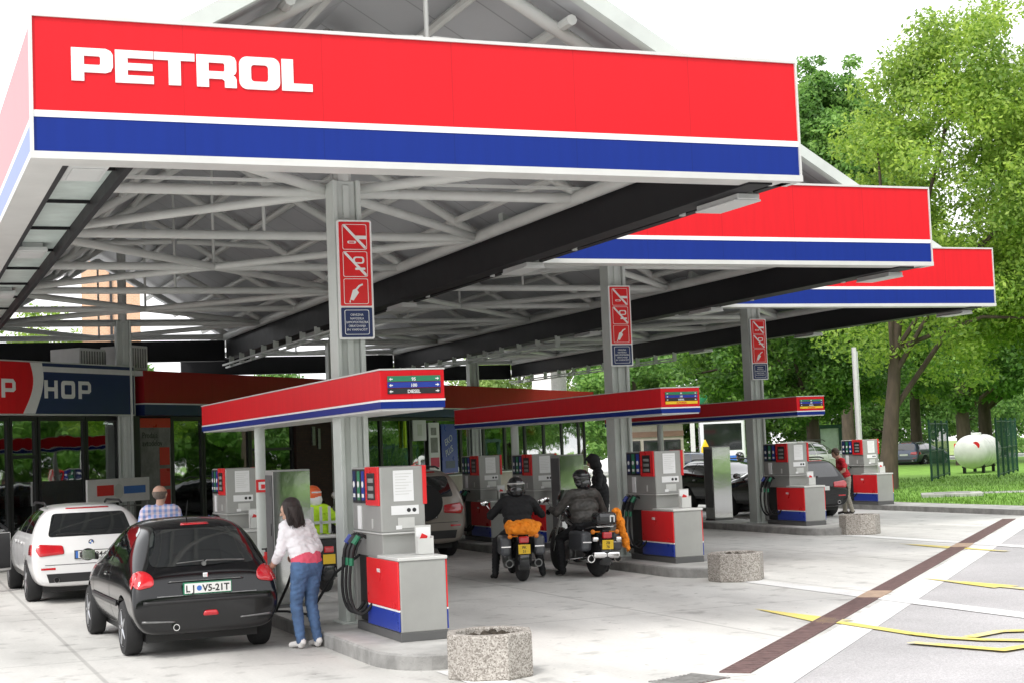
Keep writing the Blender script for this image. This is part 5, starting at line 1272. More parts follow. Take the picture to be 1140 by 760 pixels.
def standing(t, top, trouser, shoe, sleeve=1.0, lean=0.0, headyaw=0, headpitch=0, k=1.0, hairm=None, bald=False, bulky=1.0, armpose='down'):
    y = lambda z: lean*max(0, z-.9)
    P_ = lambda x, yy, z: (x*k, (yy+y(z))*k, z*k)
    hp, ex, T = head(P_(0, .03+lean*.12, 1.60-.22*lean*lean), headyaw, headpitch)
    pr = []
    for s in (-1, 1): pr += leg(P_(s*.09, 0, .90), P_(s*.10, .03, .49), P_(s*.11, -.02+.06*s, .09), P_(s*.13, .14+.06*s, .035), trouser, shoe, (.098*bulky, .07*bulky, .056*bulky))
    B = bulky
    pr += [(P_(-.07, 0, .95), .118*B, P_(.07, 0, .95), .118*B, trouser), (P_(-.065, .01, 1.08), .122*B, P_(.065, .01, 1.08), .122*B, top), (P_(-.09, .01, 1.24), .122*B, P_(.09, .01, 1.24), .122*B, top),
           (P_(-.16, 0, 1.39), .078*B, P_(.16, 0, 1.39), .078*B, top), (P_(-.07, 0, 1.01), .124*B, P_(.07, 0, 1.01), .124*B, top), (P_(0, 0, 1.42), .062, P_(0, .02+lean*.05, 1.52), .054, 'skin')]
    for s in (-1, 1):
        if armpose == 'down': e_, w_ = P_(s*.27, -.02, 1.12), P_(s*.27, .08, .87)
        elif armpose == 'fwd': e_, w_ = P_(s*.25, .06, 1.14), (s*.14*k, (.36+lean*.2)*k, .98*k)
        pr += arm(P_(s*.20, 0, 1.38), e_, w_, top, 'skin', (.06*B, .048*B, .038*B), sleeve)
        dv = Vector(w_)-Vector(e_)
        pr += hand(w_, dv, (-s, .2, 0), curl=.55, side=s)
    pr += hp
    o = body_mesh('body', pr, .010, 4, ex, t)
    if hairm: hair_cap(T, hairm, t, 0, .104 if bald else .110)
    return T, o
t = thing('person', 'balding man in a plaid shirt standing between the two cars', 'person', (3.36, 20.95, 0), rad(-10))
T, o = standing(t, 'plaid', 'jeans', 'blackcloth', .4, 0, rad(-25), 0, 1.0, None, False, 1.12)
hair_cap(T, 'hairgrey', t, 0, .1015, True)
t = thing('person', 'man in a red t-shirt and grey trousers looking down beside the black estate car', 'person', (22.82, 34.2, 0), rad(75))
standing(t, 'redshirt', 'khaki', 'hairdark', 0, .27, 0, rad(-30), .98, 'hairbrown', False, 1.0, 'fwd')
t = thing('person', 'dark hooded person standing between the steel cabinet and the middle column', 'person', (12.58, 26.95, .15), rad(70))
T, o = standing(t, 'blackcloth', 'blackcloth', 'blackcloth', 1.0, .18, 0, rad(-12), .97, None, False, 1.18, 'fwd')
body_mesh('hood', [(T(0, -.03, .03), .125, T(0, -.01, .05), .12, 'blackcloth'), (T(0, .0, .12), .06, T(0, .12, .085), .02, 'blackcloth'), (T(0, -.06, -.08), .10, T(0, -.03, -.04), .12, 'blackcloth')], .011, 3, None, t)

# motorcycles
def motorcycle(name, label, loc, rz, lean=0, bag=None, topbox=False, plate='PK 31', wide=False, chrome=False):
    t = thing(name, label, 'motorcycle', loc, rz, 'touring motorcycles at the pumps'); t.rotation_euler = (0, lean, rz)
    def tyre(y, r, w, nm):
        b = MB(); pr = [(r*.68, -w/2)]+[(r-w*.5+w*.5*math.cos(a), w/2*math.sin(a)) for a in [rad(q) for q in range(-80, 81, 20)]]+[(r*.68, w/2)]
        b.lathe(pr, (0, y, r), 'x', 28); ty = b.build(nm, M['rubber'], t, smooth=True)
        b = MB(); b.lathe([(r*.70, -w*.3), (r*.70, w*.3), (r*.62, w*.3), (r*.62, -w*.3)], (0, y, r), 'x', 28); b.lathe([(.05, -w*.4), (.05, w*.4)], (0, y, r), 'x', 12)
        for k in range(9):
            a = 2*PI*k/9; b.tube((0, y+.05*math.cos(a), r+.05*math.sin(a)), (0, y+r*.64*math.cos(a), r+r*.64*math.sin(a)), .012, n=5)
        b.build('rim', M['alloy'], ty)
    tyre(0, .33, .19, 'rear_wheel'); tyre(1.58, .33, .12, 'front_wheel')
    for y, r_, w in ((0, .38, .10), (1.58, .37, .075)):
        b = MB(); n = 12; vs = []
        for k in range(n+1):
            a = rad(-20+170*k/n) if y == 0 else rad(20+140*k/n); 
            for x, q in ((-w, -.03), (-w*.7, .01), (0, .025), (w*.7, .01), (w, -.03)): vs.append((x, y-(r_+q)*math.cos(a), .33+(r_+q)*math.sin(a)))
        fs = [(k*5+j, k*5+j+1, (k+1)*5+j+1, (k+1)*5+j) for k in range(n) for j in range(4)]
        b.add(vs, fs)
        f_ = b.build('fender', M['bikeblack'], t, smooth=True); sdm = f_.modifiers.new('t', 'SOLIDIFY'); sdm.thickness = .008
    b = MB(); b.box(-.16, .16, .52, 1.08, .20, .52); b.lathe([(.12, -.23), (.15, -.2), (.15, .2), (.12, .23)], (0, .72, .34), 'x', 16); b.tube((0, .66, .42), (0, .56, .72), .10, n=12); b.tube((0, .92, .42), (0, 1.05, .68), .10, n=12)
    b.build('engine', M['engine'], t, bevel=.02)
    b = MB(); b.path([(0, .1, .33), (0, .45, .45), (0, .5, .66), (0, 1.2, .86), (0, 1.05, .3), (0, .55, .2)], .028, 8)
    for s in (-1, 1): b.path([(s*.12, 0, .33), (s*.12, .42, .42)], .025, 8); b.path([(s*.13, .05, .36), (s*.14, .22, .70)], .026, 8)
    b.build('frame', M['bikeblack'], t, smooth=True)
    b = MB()
    pts = [((0, .62, .78), .10), ((0, .78, .86), .155), ((0, .98, .90), .165), ((0, 1.14, .90), .12), ((0, 1.2, .89), .07)]
    b.path([p for p, _ in pts], [r_ for _, r_ in pts], 16); b.build('fuel_tank', M['bikeblack'], t, smooth=True)
    b = MB(); b.path([(0, -.12, .80), (0, .0, .76), (0, .22, .72), (0, .45, .70), (0, .62, .76)], [.07, .11, .125, .13, .08], 14); b.build('seat', M['blackcloth'], t, smooth=True)
    b = MB()
    for s in (-1, 1): b.tube((s*.10, 1.58, .33), (s*.10, 1.22, 1.02), .026, n=10)
    b.box(-.14, .14, 1.20, 1.26, .92, .97); b.build('fork', M['chrome'], t)
    b = MB(); b.path([(-.42, .90, 1.00), (-.32, 1.02, 1.02), (-.12, 1.16, 1.05), (.12, 1.16, 1.05), (.32, 1.02, 1.02), (.42, .90, 1.00)], .016, 8); hb = b.build('handlebar', M['chrome'], t, smooth=True)
    for s in (-1, 1):
        b = MB(); b.tube((s*.42, .90, 1.0), (s*.34, 1.0, 1.015), .022, n=8); b.build('grip', M['rubber'], hb)
        b = MB(); b.tube((s*.34, 1.02, 1.02), (s*.45, .99, 1.16), .007, n=6); b.ball((s*.46, .985, 1.17), .055, 12, 8, (1.15, .35, .8)); mi = b.build('mirror', M['chrome'], t, smooth=True)
        b = MB(); b.path([(s*.16, .85, .25), (s*.20, .55, .22), (s*.22, .2, .24), (s*.22, -.25, .29)], [.035, .04, .052, .055], 12); b.lathe([(.056, -.27), (.062, -.30), (.04, -.30), (.036, -.2)], (s*.22, 0, .292), 'y', 14)
        xo = b.build('exhaust', M['chrome' if chrome else 'engine'], t, smooth=True); b = MB(); b.lathe([(.001, -.302), (.045, -.302)], (s*.22, 0, .292), 'y', 14); b.build('bore_shade', M['black'], xo)  # black end disc imitates the darkness inside the pipe
        w = .20 if wide else .17
        b = MB(); b.box(s*.17 if s > 0 else -.17-w, .17+w if s > 0 else -.17, -.22, .36, .40, .70 if not wide else .74); pn = b.build('pannier', M['pannier'], t, bevel=.05, seg=3)
        b = MB(); b.box(s*(.17+w*.5)-w*.42, s*(.17+w*.5)+w*.42, -.226, -.221, .53, .548); b.build('trim_strip', M['chrome'], pn)
        b = MB(); b.tube((s*.08, -.30, .70), (s*.19, -.31, .70), .012, n=6); b.ball((s*.20, -.32, .70), .038, 12, 8, (1, .8, 1)); b.build('indicator', M['amber'], t, smooth=True)
    b = MB(); b.box(-.075, .075, -.43, -.36, .60, .70); b.build('tail_light', M['taillight'], t, bevel=.02)
    b = MB(); b.box(-.09, .09, -.435, -.425, .44, .58); pt = b.build('number_plate', M['plateyellow'], t)
    if plate:
        for k, s_ in enumerate(plate.split(' ')): text('plate_text', s_, .055, (0, -.4365, .518-.06*k), FRONT, M['black'], pt, ext=.0008, align='CENTER', bold=.001)
    b = MB(); b.lathe([(.02, -.10), (.09, -.05), (.105, .06), (.10, .075), (.0, .08)], (0, 1.36, .90), 'y', 18); b.build('headlight', M['chrome'], t, smooth=True)
    n = 9; vs = []
    for k in range(n):
        a = rad(-60+120*k/(n-1))
        for z, r_, yy in ((.98, .24, 1.15), (1.15, .25, 1.08), (1.32, .22, 1.0)): vs.append((r_*math.sin(a), yy+.12*math.cos(a), z))
    b = MB(); b.add(vs, [(k*3+j, (k+1)*3+j, (k+1)*3+j+1, k*3+j+1) for k in range(n-1) for j in range(2)]); b.build('windscreen', M['glass2'], t, smooth=True)
    b = MB(); b.path([(-.13, .12, .74), (-.13, -.32, .78), (.13, -.32, .78), (.13, .12, .74)], .013, 6); b.tube((-.13, -.1, .765), (.13, -.1, .765), .01, n=6); b.build('rack', M['chrome'], t)
    if topbox:
        b = MB(); b.box(-.17, .17, -.44, -.14, .80, 1.0); tb = b.build('top_box', M['bikeblack'], t, bevel=.07, seg=4)
        flat('loop_mark', [[(-.04, .85), (-.022, .85), (-.022, .93), (.022, .93), (.022, .85), (.04, .85), (.04, .945), (.028, .955), (-.028, .955), (-.04, .945)]], M['paper'], (.07, -.443, 0), FRONT, tb, .002)
        b = MB(); b.box(-.22, .22, -.40, -.30, .30, .40); b.box(-.24, -.14, -.42, -.34, .55, .63); b.box(.14, .24, -.42, -.34, .55, .63); b.build('bumper_bar', M['chrome'], t, bevel=.03)
    return t
def rider(label, bikeloc, rz, jacket, helmet, lean=0, k=1.0, trousers='blackcloth', stripe=None, hl=0, gloves='blackcloth', feet=(1, 1), helmet2=None):
    t = thing('person', label, 'person', bikeloc, rz)
    V = lambda x, y, z: (x+math.tan(lean)*z, y, z)
    pr = []
    for s in (-1, 1):
        if feet[(s+1)//2]: pr += leg(V(s*.11, .42, .74), V(s*.31, .74, .57), V(s*.37, .50, .10), V(s*.41, .66, .04), trousers, 'rubber', (.098, .072, .055))
        else: pr += leg(V(s*.11, .42, .74), V(s*.30, .80, .62), V(s*.28, .70, .26), V(s*.30, .88, .22), trousers, 'rubber', (.098, .072, .055))
    hz = 1.40*k
    pr += [(V(-.08, .40, .78), .13, V(.08, .40, .78), .13, trousers), (V(-.09, .40, .90), .14, V(.09, .40, .90), .14, jacket), (V(-.11, .43, 1.05), .14, V(.11, .43, 1.05), .14, jacket), (V(-.17, .45, 1.20*k), .095, V(.17, .45, 1.20*k), .095, jacket),
           (V(0, .45, 1.23*k), .07, V(0, .48, 1.33*k), .06, jacket)]
    for s in (-1, 1):
        w_ = V(s*.36, .93, 1.03)
        pr += arm(V(s*.225, .46, 1.18*k), V(s*.40, .60, .98), w_, jacket, jacket, (.078, .065, .048), 1)
        pr += hand(w_, (s*.1, 1, -.2), (0, -.2, -1), gloves, 1.1, s, 1.12)
    hp, ex, T = head(V(0, .50, hz), hl, 0)
    pr += hp
    body_mesh('body', pr, .012, 4, ex, t)
    hm = [(T(0, -.02, .045), .142, T(0, .01, .05), .138, helmet), (T(-.10, -.02, -.05), .055, T(.10, -.02, -.05), .055, helmet2 or helmet), (T(0, -.05, -.04), .123, T(0, -.03, -.01), .131, helmet2 or helmet)]
    h_ = body_mesh('helmet', hm, .011, 4, None, t)
    bm = bmesh.new(); bm.from_mesh(h_.data); a = Vector(T(0, 1, 0))-Vector(T(0, 0, 0)); o0 = Vector(T(0, 0, 0)); u_ = Vector(T(0, 0, 1))-o0
    kill = [v for v in bm.verts if (v.co-o0).dot(a) > .07 and (v.co-o0).dot(u_) < .06]; bmesh.ops.delete(bm, geom=kill, context='VERTS'); bm.to_mesh(h_.data); bm.free()
    b = MB(); b.path([T(-.13, -.06, .075), T(-.08, -.125, .075), T(0, -.155, .075), T(.08, -.125, .075), T(.13, -.06, .075)], .012, 6); b.build('goggle_strap', M[stripe or 'trim'], h_, smooth=True)
    return t, T
m1 = (9.02, 22.36, 0); r1 = rad(-16)
motorcycle('touring_motorcycle', 'left motorcycle with a folded orange bundle strapped on its tail', m1, r1)
rider('rider in plain black jacket and strapped helmet on the left motorcycle', m1, r1, 'blackcloth', 'helmetblack', 0, 1.0, stripe='trim')
m2 = (10.2, 22.2, 0); r2 = rad(-2)
motorcycle('touring_motorcycle', 'right motorcycle with chrome bumper, top box and orange cloth at its side', m2, r2, rad(2), None, True, 'ZB 76', False, True)
rider('rider in worn grey leather jacket and round dark helmet on the right motorcycle', m2, r2, 'leather', 'helmetblack', 0, 1.05, hl=rad(35), stripe='dark')
m3 = (6.10, 23.0, 0); r3 = rad(-6)
motorcycle('touring_motorcycle', 'motorcycle with wide black cases half hidden behind the nearest column', m3, r3, 0, None, False, None, True)
rider('rider in yellow high-visibility jacket and orange helmet seen left of the nearest column', m3, r3, 'hivis', 'helmetorange', rad(-4), 1.0, stripe='paper', hl=rad(60), helmet2='paper')
b = MB()
for x in (-.13, 0, .13): b.box(x-.02, x+.02, .24, .262, .86, 1.26)
b.box(-.25, .25, .24, .264, 1.0, 1.04)
hv = [o for o in COL.objects if o.get('label', '').startswith('rider in yellow')][0]
b.build('reflective_bands', M['hivisgrey'], hv)
b = MB(); b.box(-.28, .28, -.42, -.02, .40, .80); o = b.build('luggage_case', M['black'], None, bevel=.05); o.location = m3; o.rotation_euler = (0, 0, r3); tag(o, 'big black luggage case behind the rider in the yellow jacket', 'case')
b = MB(); b.box(-.2, .2, -.36, -.1, .805, .86); o = b.build('grey_bundle', M['trim'], None, bevel=.03); o.location = m3; o.rotation_euler = (0, 0, r3); tag(o, 'crumpled grey plastic bundle lying on the big black luggage case', 'bundle')
m4 = (27.3, 46.3, 0); r4 = rad(60)
motorcycle('touring_motorcycle', 'small distant motorcycle seen left of the third column', m4, r4, 0, None, False, None)
rider('distant rider in black on the motorcycle left of the third column', m4, r4, 'blackcloth', 'helmetblack', 0, 1.0)
# orange bundle and hanging orange cloth
def crumple(name, label, boxes, loc, rz):
    b = MB()
    for (c, r_, s_) in boxes: b.ball(c, r_, 14, 10, s_)
    o = b.build(name+'_t', M['orange']); rm = o.modifiers.new('r', 'REMESH'); rm.mode = 'VOXEL'; rm.voxel_size = .013
    me = eval_mesh(o); bpy.data.objects.remove(o)
    from mathutils import noise
    for v in me.vertices:
        p = v.co*9; q = (.5-abs(noise.noise(p)))*.045+(.4-abs(noise.noise(p*2.6)))*.022-.015; v.co += v.normal*q
    me.polygons.foreach_set('use_smooth', [True]*len(me.polygons)); me.name = name; me.materials.clear(); me.materials.append(M['orange'])
    o = link(name, me); o.location = loc; o.rotation_euler = (0, 0, rz); return tag(o, label, 'cloth')
crumple('orange_bundle', 'folded orange rain cover strapped to the tail of the left motorcycle', [((-.16, -.26, .87), .10, (1.3, 1, .55)), ((.10, -.24, .86), .13, (1.5, 1, .45)), ((0, -.30, .80), .15, (1.6, .6, .5)), ((-.2, -.28, .90), .07, (1, .8, .6)), ((.16, -.30, .80), .10, (1, .6, .9)), ((-.2, -.3, .82), .09, (.8, .6, 1.0)), ((.03, -.26, .91), .12, (1.4, .8, .3))], m1, r1)
crumple('orange_cloth', 'orange cloth hanging down the right side of the right motorcycle', [((.30, -.20, .92), .085, (.6, 1, 1.5)), ((.34, -.22, .74), .10, (.6, 1.1, 1.6)), ((.40, -.22, .55), .085, (.6, 1, 1.6)), ((.44, -.22, .44), .06, (.5, .9, 1.3)), ((.26, -.18, 1.0), .06, (1, .8, .8))], m2, r2)

# ------------------------------------------------------------------ lawn things
t = thing('gas_tank', 'white horizontal gas tank behind the green fence on the lawn', 'tank', (42.9, 55.0, .14), rad(-49))
b = MB(); R = .72; Ln = 4.0; pr = []
for k in range(9): a = PI/2*k/8; pr.append((R*math.sin(a)+.001, .55-.55*math.cos(a)))
pr += [(R, .56+.6*q) for q in range(1, 6)]
for k in range(9): a = PI/2*k/8; pr.append((R*math.cos(a)+.001, Ln-.55+.55*math.sin(a)))
b.lathe(pr, (0, 0, .92), 'y', 32); b.build('shell', M['tankwhite'], t, smooth=True)
b = MB()
for y in (.8, 1.5, 2.2, 2.9, 3.6): b.lathe([(R+.002, -.02), (R+.012, -.01), (R+.012, .01), (R+.002, .02)], (0, y, .92), 'y', 32)
b.build('weld_band', M['trim'], t)
b = MB()
for y in (.9, 3.2):
    for s in (-1, 1): b.box(s*.4-.06, s*.4+.06, y, y+.16, 0, .40)
    b.box(-.5, .5, y+.02, y+.14, .24, .30)
    b.build('support_leg', M['dark'], t); b = MB()
b = MB(); b.lathe([(.22, 1.6), (.22, 1.72), (.20, 1.74), (.0, 1.74)], (0, 1.9, 0), 'z', 18); b.build('dome_cover', M['tankwhite'], t)
b = MB(); b.prism([(.55, 1.0), (.95, 1.0), (.95, 1.3), (.55, 1.3)], 'x', -.70, -.62); b.build('label_plate', M['red2'], t)
b = MB(); b.lathe([(.001, -.012), (.16, -.012), (.16, .0), (.001, .0)], (.30, .12, 1.2), 'y', 14); b.build('label_plate', M['red2'], t)
def fence(label, p, q, n):
    p = Vector(p); q = Vector(q); d = (q-p); ln = d.length; rz = math.atan2(d.y, d.x)
    t = thing('mesh_fence', label, 'fence', (p.x, p.y, .14), rz, 'green mesh fences around the gas tank')
    for k in range(n+1):
        b = MB(); x = ln*k/n; b.box(x-.04, x+.04, -.04, .04, 0, 2.3); b.build('post', M['fencegreen'], t)
    for k in range(n):
        b = MB(); x0 = ln*k/n+.042; x1 = ln*(k+1)/n-.042; x = x0
        while x < x1: b.box(x, x+.012, -.008, .008, .06, 2.22); x += .24
        for z in (.1, 1.1, 2.15): b.box(x0, x1, -.016, .016, z, z+.035)
        b.build('mesh_panel', M['fencegreen'], t)
fence('green mesh fence side on the left of the white gas tank', (36.7, 49.3), (41.4, 54.4), 3)
fence('green mesh fence side on the right of the white gas tank', (39.8, 49.3), (45.6, 55.2), 4)
t = thing('manhole_slab', 'low concrete slab on the grass beside the farthest dispenser', 'slab', (28.5, 37.4, .12), rad(-35))
b = MB(); b.box(-.85, .85, -.6, .6, 0, .12); b.build('slab', M['kerb'], t, bevel=.02); b = MB(); b.box(-.5, .5, -.35, .35, .12, .14); b.build('lid', M['kerbface'], t)
b = MB(); b.box(-.8, .8, -.5, .5, .1, .16); o = b.build('flat_slab', M['kerb'], None, bevel=.01); o.location = (30.6, 38.0, 0); o.rotation_euler = (0, 0, rad(-35)); tag(o, 'flat concrete slab level with the grass, right of the raised slab', 'slab')
t = thing('slim_mast', 'slim pale grey mast standing behind the farthest dispenser', 'mast', (25.1, 36.9, .13))
b = MB(); b.tube((0, 0, 0), (0, 0, 4.3), .075, .065, 14); b.build('pole', M['trim'], t, smooth=True); b = MB(); b.box(.075, .10, -.02, .02, .1, 4.2); b.build('cable_duct', M['column'], t); b = MB(); b.box(-.2, .2, -.2, .2, 0, .03); b.build('base', M['column'], t)
t = thing('glass_booth', 'narrow green framed booth under the dark tree', 'booth', (36.4, 55.6, 0), rad(-20))
b = MB()
for x in (-.45, .45):
    for y in (0, .9): b.box(x-.06, x+.06, y-.06, y+.06, 0, 2.3)
b.box(-.52, .52, -.08, .98, 2.3, 2.45); b.box(-.45, .45, -.03, .03, .9, .98); b.build('frame', M['fencegreen'], t)
b = MB(); b.box(-.39, .39, -.01, .01, .1, 2.3); b.build('pane', M['lens'], t)
t = thing('pylon_sign', 'round topped white and green sign above the middle low canopy', 'sign', (41.0, 76.0, 0), rad(-25))
b = MB(); b.box(-.12, .12, -.1, .1, 0, 4.2); b.build('pole', M['trim'], t); b = MB(); b.ball((0, 0, 4.6), .95, 18, 12, (1, .3, .85)); b.build('head', M['coachwhite'], t, smooth=True)
b = MB(); b.ball((.35, -.12, 4.5), .62, 16, 10, (.9, .3, .95)); b.build('green_field', M['green'], t, smooth=True)
t = thing('yellow_column', 'yellow service column left of the distant coach', 'column', (39.0, 71.0, 0), rad(-20))
b = MB(); b.box(-.2, .2, -.15, .15, .1, 1.6); b.prism([(-.2, 1.6), (.2, 1.6), (0, 2.05)], 'y', -.15, .15); b.build('body', M['yellow'], t, bevel=.03); b = MB(); b.box(-.25, .25, -.2, .2, 0, .1); b.build('base', M['dark'], t)

# ------------------------------------------------------------------ trees
def leaves(n, centers, radii, size, flat_=.75, seed=1):
    g = np.random.default_rng(seed)
    k = g.choice(len(centers), n, p=radii**2/np.sum(radii**2))
    d = g.normal(size=(n, 3)); d /= np.linalg.norm(d, axis=1)[:, None]
    rr = g.random(n)**.45
    c = centers[k]+d*(rr*radii[k])[:, None]*np.array([1, 1, flat_])
    s = size*(.6+.8*g.random(n))
    nrm = d*.6+g.normal(size=(n, 3))*.6+np.array([0, 0, .5]); nrm /= np.linalg.norm(nrm, axis=1)[:, None]
    a = np.cross(nrm, g.normal(size=(n, 3))); a /= np.linalg.norm(a, axis=1)[:, None]; b = np.cross(nrm, a)
    a *= s[:, None]; b *= (s*.55)[:, None]; f = nrm*(s*.18)[:, None]
    v = np.stack([c-a, c-b*.9+f*0-f, c+a, c+b*.9-f], 1).reshape(-1, 3)
    return v
def tree(label, loc, h, crown, clumps, n, leaf, size, trunk=.3, seed=1, base=2.2, group='broadleaf trees around the station', limbs=9, forkz=.35, lean=(0, 0)):
    """crown: list of (cx, cy, cz, rx, ry, rz) lobes relative to the base"""
    g = np.random.default_rng(seed)
    t = thing('broadleaf_tree', label, 'tree', loc, 0, group)
    cs = []; rs = []
    vol = np.array([c[3]*c[4]*c[5] for c in crown]); vol = vol**.7; vol = vol/vol.sum()
    for _ in range(clumps):
        c = crown[g.choice(len(crown), p=vol)]
        d = g.normal(size=3); d /= np.linalg.norm(d); q = .45+.55*g.random()**.6
        p = np.array(c[:3])+d*q*np.array(c[3:]); 
        cs.append(p); rs.append(np.mean(c[3:])*(.16+.20*g.random()))
    cs = np.array(cs); rs = np.array(rs)
    v = leaves(n, cs, rs, size, .7, seed)
    me = bpy.data.meshes.new('crown'); nq = len(v)//4
    me.vertices.add(len(v)); me.vertices.foreach_set('co', v.ravel()); me.loops.add(nq*4); me.loops.foreach_set('vertex_index', np.arange(nq*4, dtype=np.int32))
    me.polygons.add(nq); me.polygons.foreach_set('loop_start', np.arange(0, nq*4, 4, dtype=np.int32)); me.polygons.foreach_set('loop_total', np.full(nq, 4, dtype=np.int32))
    me.update(calc_edges=True); me.validate(); me.materials.append(M[leaf]); link('crown', me, t)
    b = MB(); top = Vector((lean[0], lean[1], h*.60)); pts = []; rad_ = []
    top.z = h*(.72 if not lean[0] else .5)
    for k in range(8):
        q = k/7; p = top*q+Vector(((random.random()-.5)*trunk*.5*q, (random.random()-.5)*trunk*.5*q, 0)); pts.append(p); rad_.append(trunk*(1.25 if k == 0 else 1)*(1-.8*q)+.02)
    b.path(pts, rad_, 12)
    for k in range(limbs):
        e = Vector(cs[g.integers(len(cs))]); q = forkz+.45*g.random(); i = min(6, int(q*7)); s_ = pts[i].lerp(pts[i+1], q*7-i)
        if e.z < s_.z: s_ = pts[2]
        m_ = s_.lerp(e, .5)+Vector((0, 0, .1*(e-s_).length)); b.path([s_, s_.lerp(m_, .5)+Vector((0, 0, .02)), m_, e], [trunk*.42*(1-q*.5), trunk*.32*(1-q*.5), trunk*.2, .03], 7)
    b.build('trunk', M['bark'], t, smooth=True)
    return t
tree('big yellowish-green tree at the right edge, its trunk behind the farthest dispenser', (31.0, 44.1, .1), 17, [(2.9, -1.2, 10.6, 4.2, 4.2, 5.2), (7.0, -2.9, 9.5, 4.6, 4.6, 5.6), (1.9, -.8, 6.2, 3.8, 3.8, 2.7), (5.6, -2.2, 14.2, 3.6, 3.6, 3.0), (7.8, -3.2, 6, 4.4, 4.4, 2.9), (2.2, -.9, 12.9, 2.4, 2.4, 2.2)], 360, 165000, 'leafA', .088, .30, 11, forkz=.3, lean=(.9, -.4))
tree('tall upright green tree rising behind the nearest fascia', (47.8, 71.2, 0), 25, [(0, 0, 14.5, 3.2, 3.0, 6.5), (.2, 0, 18.0, 2.9, 2.7, 3.8), (1.2, -.5, 16.4, 2.8, 2.6, 4.0), (-1.6, .6, 16.2, 2.6, 2.4, 4.0), (.1, 0, 20.6, 1.9, 1.8, 2.2)], 330, 100000, 'leafB', .13, .35, 23)
tree('leafy green tree filling in between the tall tree and the big yellowish one', (58.3, 79.6, 0), 21, [(0, 0, 12.0, 3.4, 3.2, 6.5), (.9, -.6, 8, 3.8, 3.4, 4.5), (-2, 1.4, 7, 3, 3, 4)], 180, 56000, 'leafA', .13, .35, 29)
tree('dark round tree with low branches above the black estate car', (34.2, 53.4, 0), 10, [(-.5, .3, 6.2, 3.9, 3.6, 3.2), (-2.8, 1.6, 5.4, 2.6, 2.6, 2.2), (1.8, -1.3, 5.6, 2.6, 2.6, 2.6)], 140, 56000, 'leafC', .10, .32, 37, forkz=.25)
tree('dark tree behind the white gas tank, left of two', (53.6, 69.0, .1), 13, [(0, 0, 7.6, 4.6, 4.2, 4.4), (-3, 2, 6.6, 3.2, 3.2, 2.6), (2, -1.5, 5.4, 2.8, 2.8, 1.8)], 120, 34000, 'leafC', .14, .42, 41, forkz=.28)
tree('dark tree behind the white gas tank, right of two', (58.2, 73.0, .1), 14, [(0, 0, 8.4, 4.6, 4.4, 5.0), (3, -2.4, 7, 3.6, 3.6, 3), (-1, 1, 5.6, 3, 3, 1.8)], 120, 34000, 'leafC', .14, .42, 43, forkz=.28)
tree('bushy green tree at the right edge behind the green fence', (60.5, 62.0, .1), 15, [(0, 0, 9.2, 5.0, 5.0, 5.2), (2, -2, 6.4, 4.4, 4.4, 3.0)], 110, 32000, 'leafB', .14, .4, 47)
for k, (x, y, s_, lf, lb) in enumerate(((40.0, 100, 1.15, 'leafD', 'pale feathery tree far behind the middle low canopy'), (46.5, 97, 1.25, 'leafD', 'pale feathery tree left of the dark round tree'), (33.5, 106, .9, 'leafD', 'pale feathery tree between the nearest and middle columns'),
                                       (26, 112, .9, 'leafB', 'green tree far off above the red shop band'), (52.5, 96.0, 1.2, 'leafD', 'mid-green tree behind the distant coach'), (8.2, 104, 1.35, 'leafA', 'bright green tree at the far left seen through the canopy'), (1.5, 100, 1.2, 'leafB', 'green tree at the far left edge behind the shop roof'), (15.5, 108, 1.0, 'leafB', 'green tree top right of the brick tower'))):
    tree(lb, (x, y, 0), 9*s_, [(0, 0, 5.6*s_, 3.4*s_, 3.2*s_, 3.6*s_), (1.6*s_, -1, 4.2*s_, 2.6*s_, 2.6*s_, 2.4*s_), (-1.9*s_, .5, 4.4*s_, 2.5*s_, 2.5*s_, 2.6*s_)], 100, 20000, lf, .15, .3, 60+k, forkz=.25, limbs=6)
# leafy backdrop beyond the meadow road
for k, (x, y, s_, lf) in enumerate(((54, 91, 1.25, 'leafC'), (60, 92, 1.3, 'leafB'), (66, 94, 1.2, 'leafC'), (71.5, 92, 1.35, 'leafB'), (47.5, 90, 1.1, 'leafC'), (78, 96, 1.4, 'leafC'), (43.0, 87, 1.0, 'leafB'))):
    lb = ('dark bushy tree in the far row left of the big trunk', 'mid-green bushy tree in the far row behind the big trunk', 'dark bushy tree in the far row right of the big trunk', 'mid-green bushy tree far behind the gas tank', 'dark bushy tree in the far row behind the green booth', 'dark bushy tree far off at the right edge', 'mid-green bushy tree in the far row behind the yellow column')[k]
    tree(lb, (x, y, 0), 9*s_, [(0, 0, 5.0*s_, 4.0*s_, 3.2*s_, 4.2*s_), (2.4*s_, -1, 3.0*s_, 2.8*s_, 2.6*s_, 2.6*s_), (-2.5*s_, .5, 3.0*s_, 2.8*s_, 2.5*s_, 2.6*s_)], 110, 22000, lf, .16, .3, 80+k, forkz=.2, limbs=5)
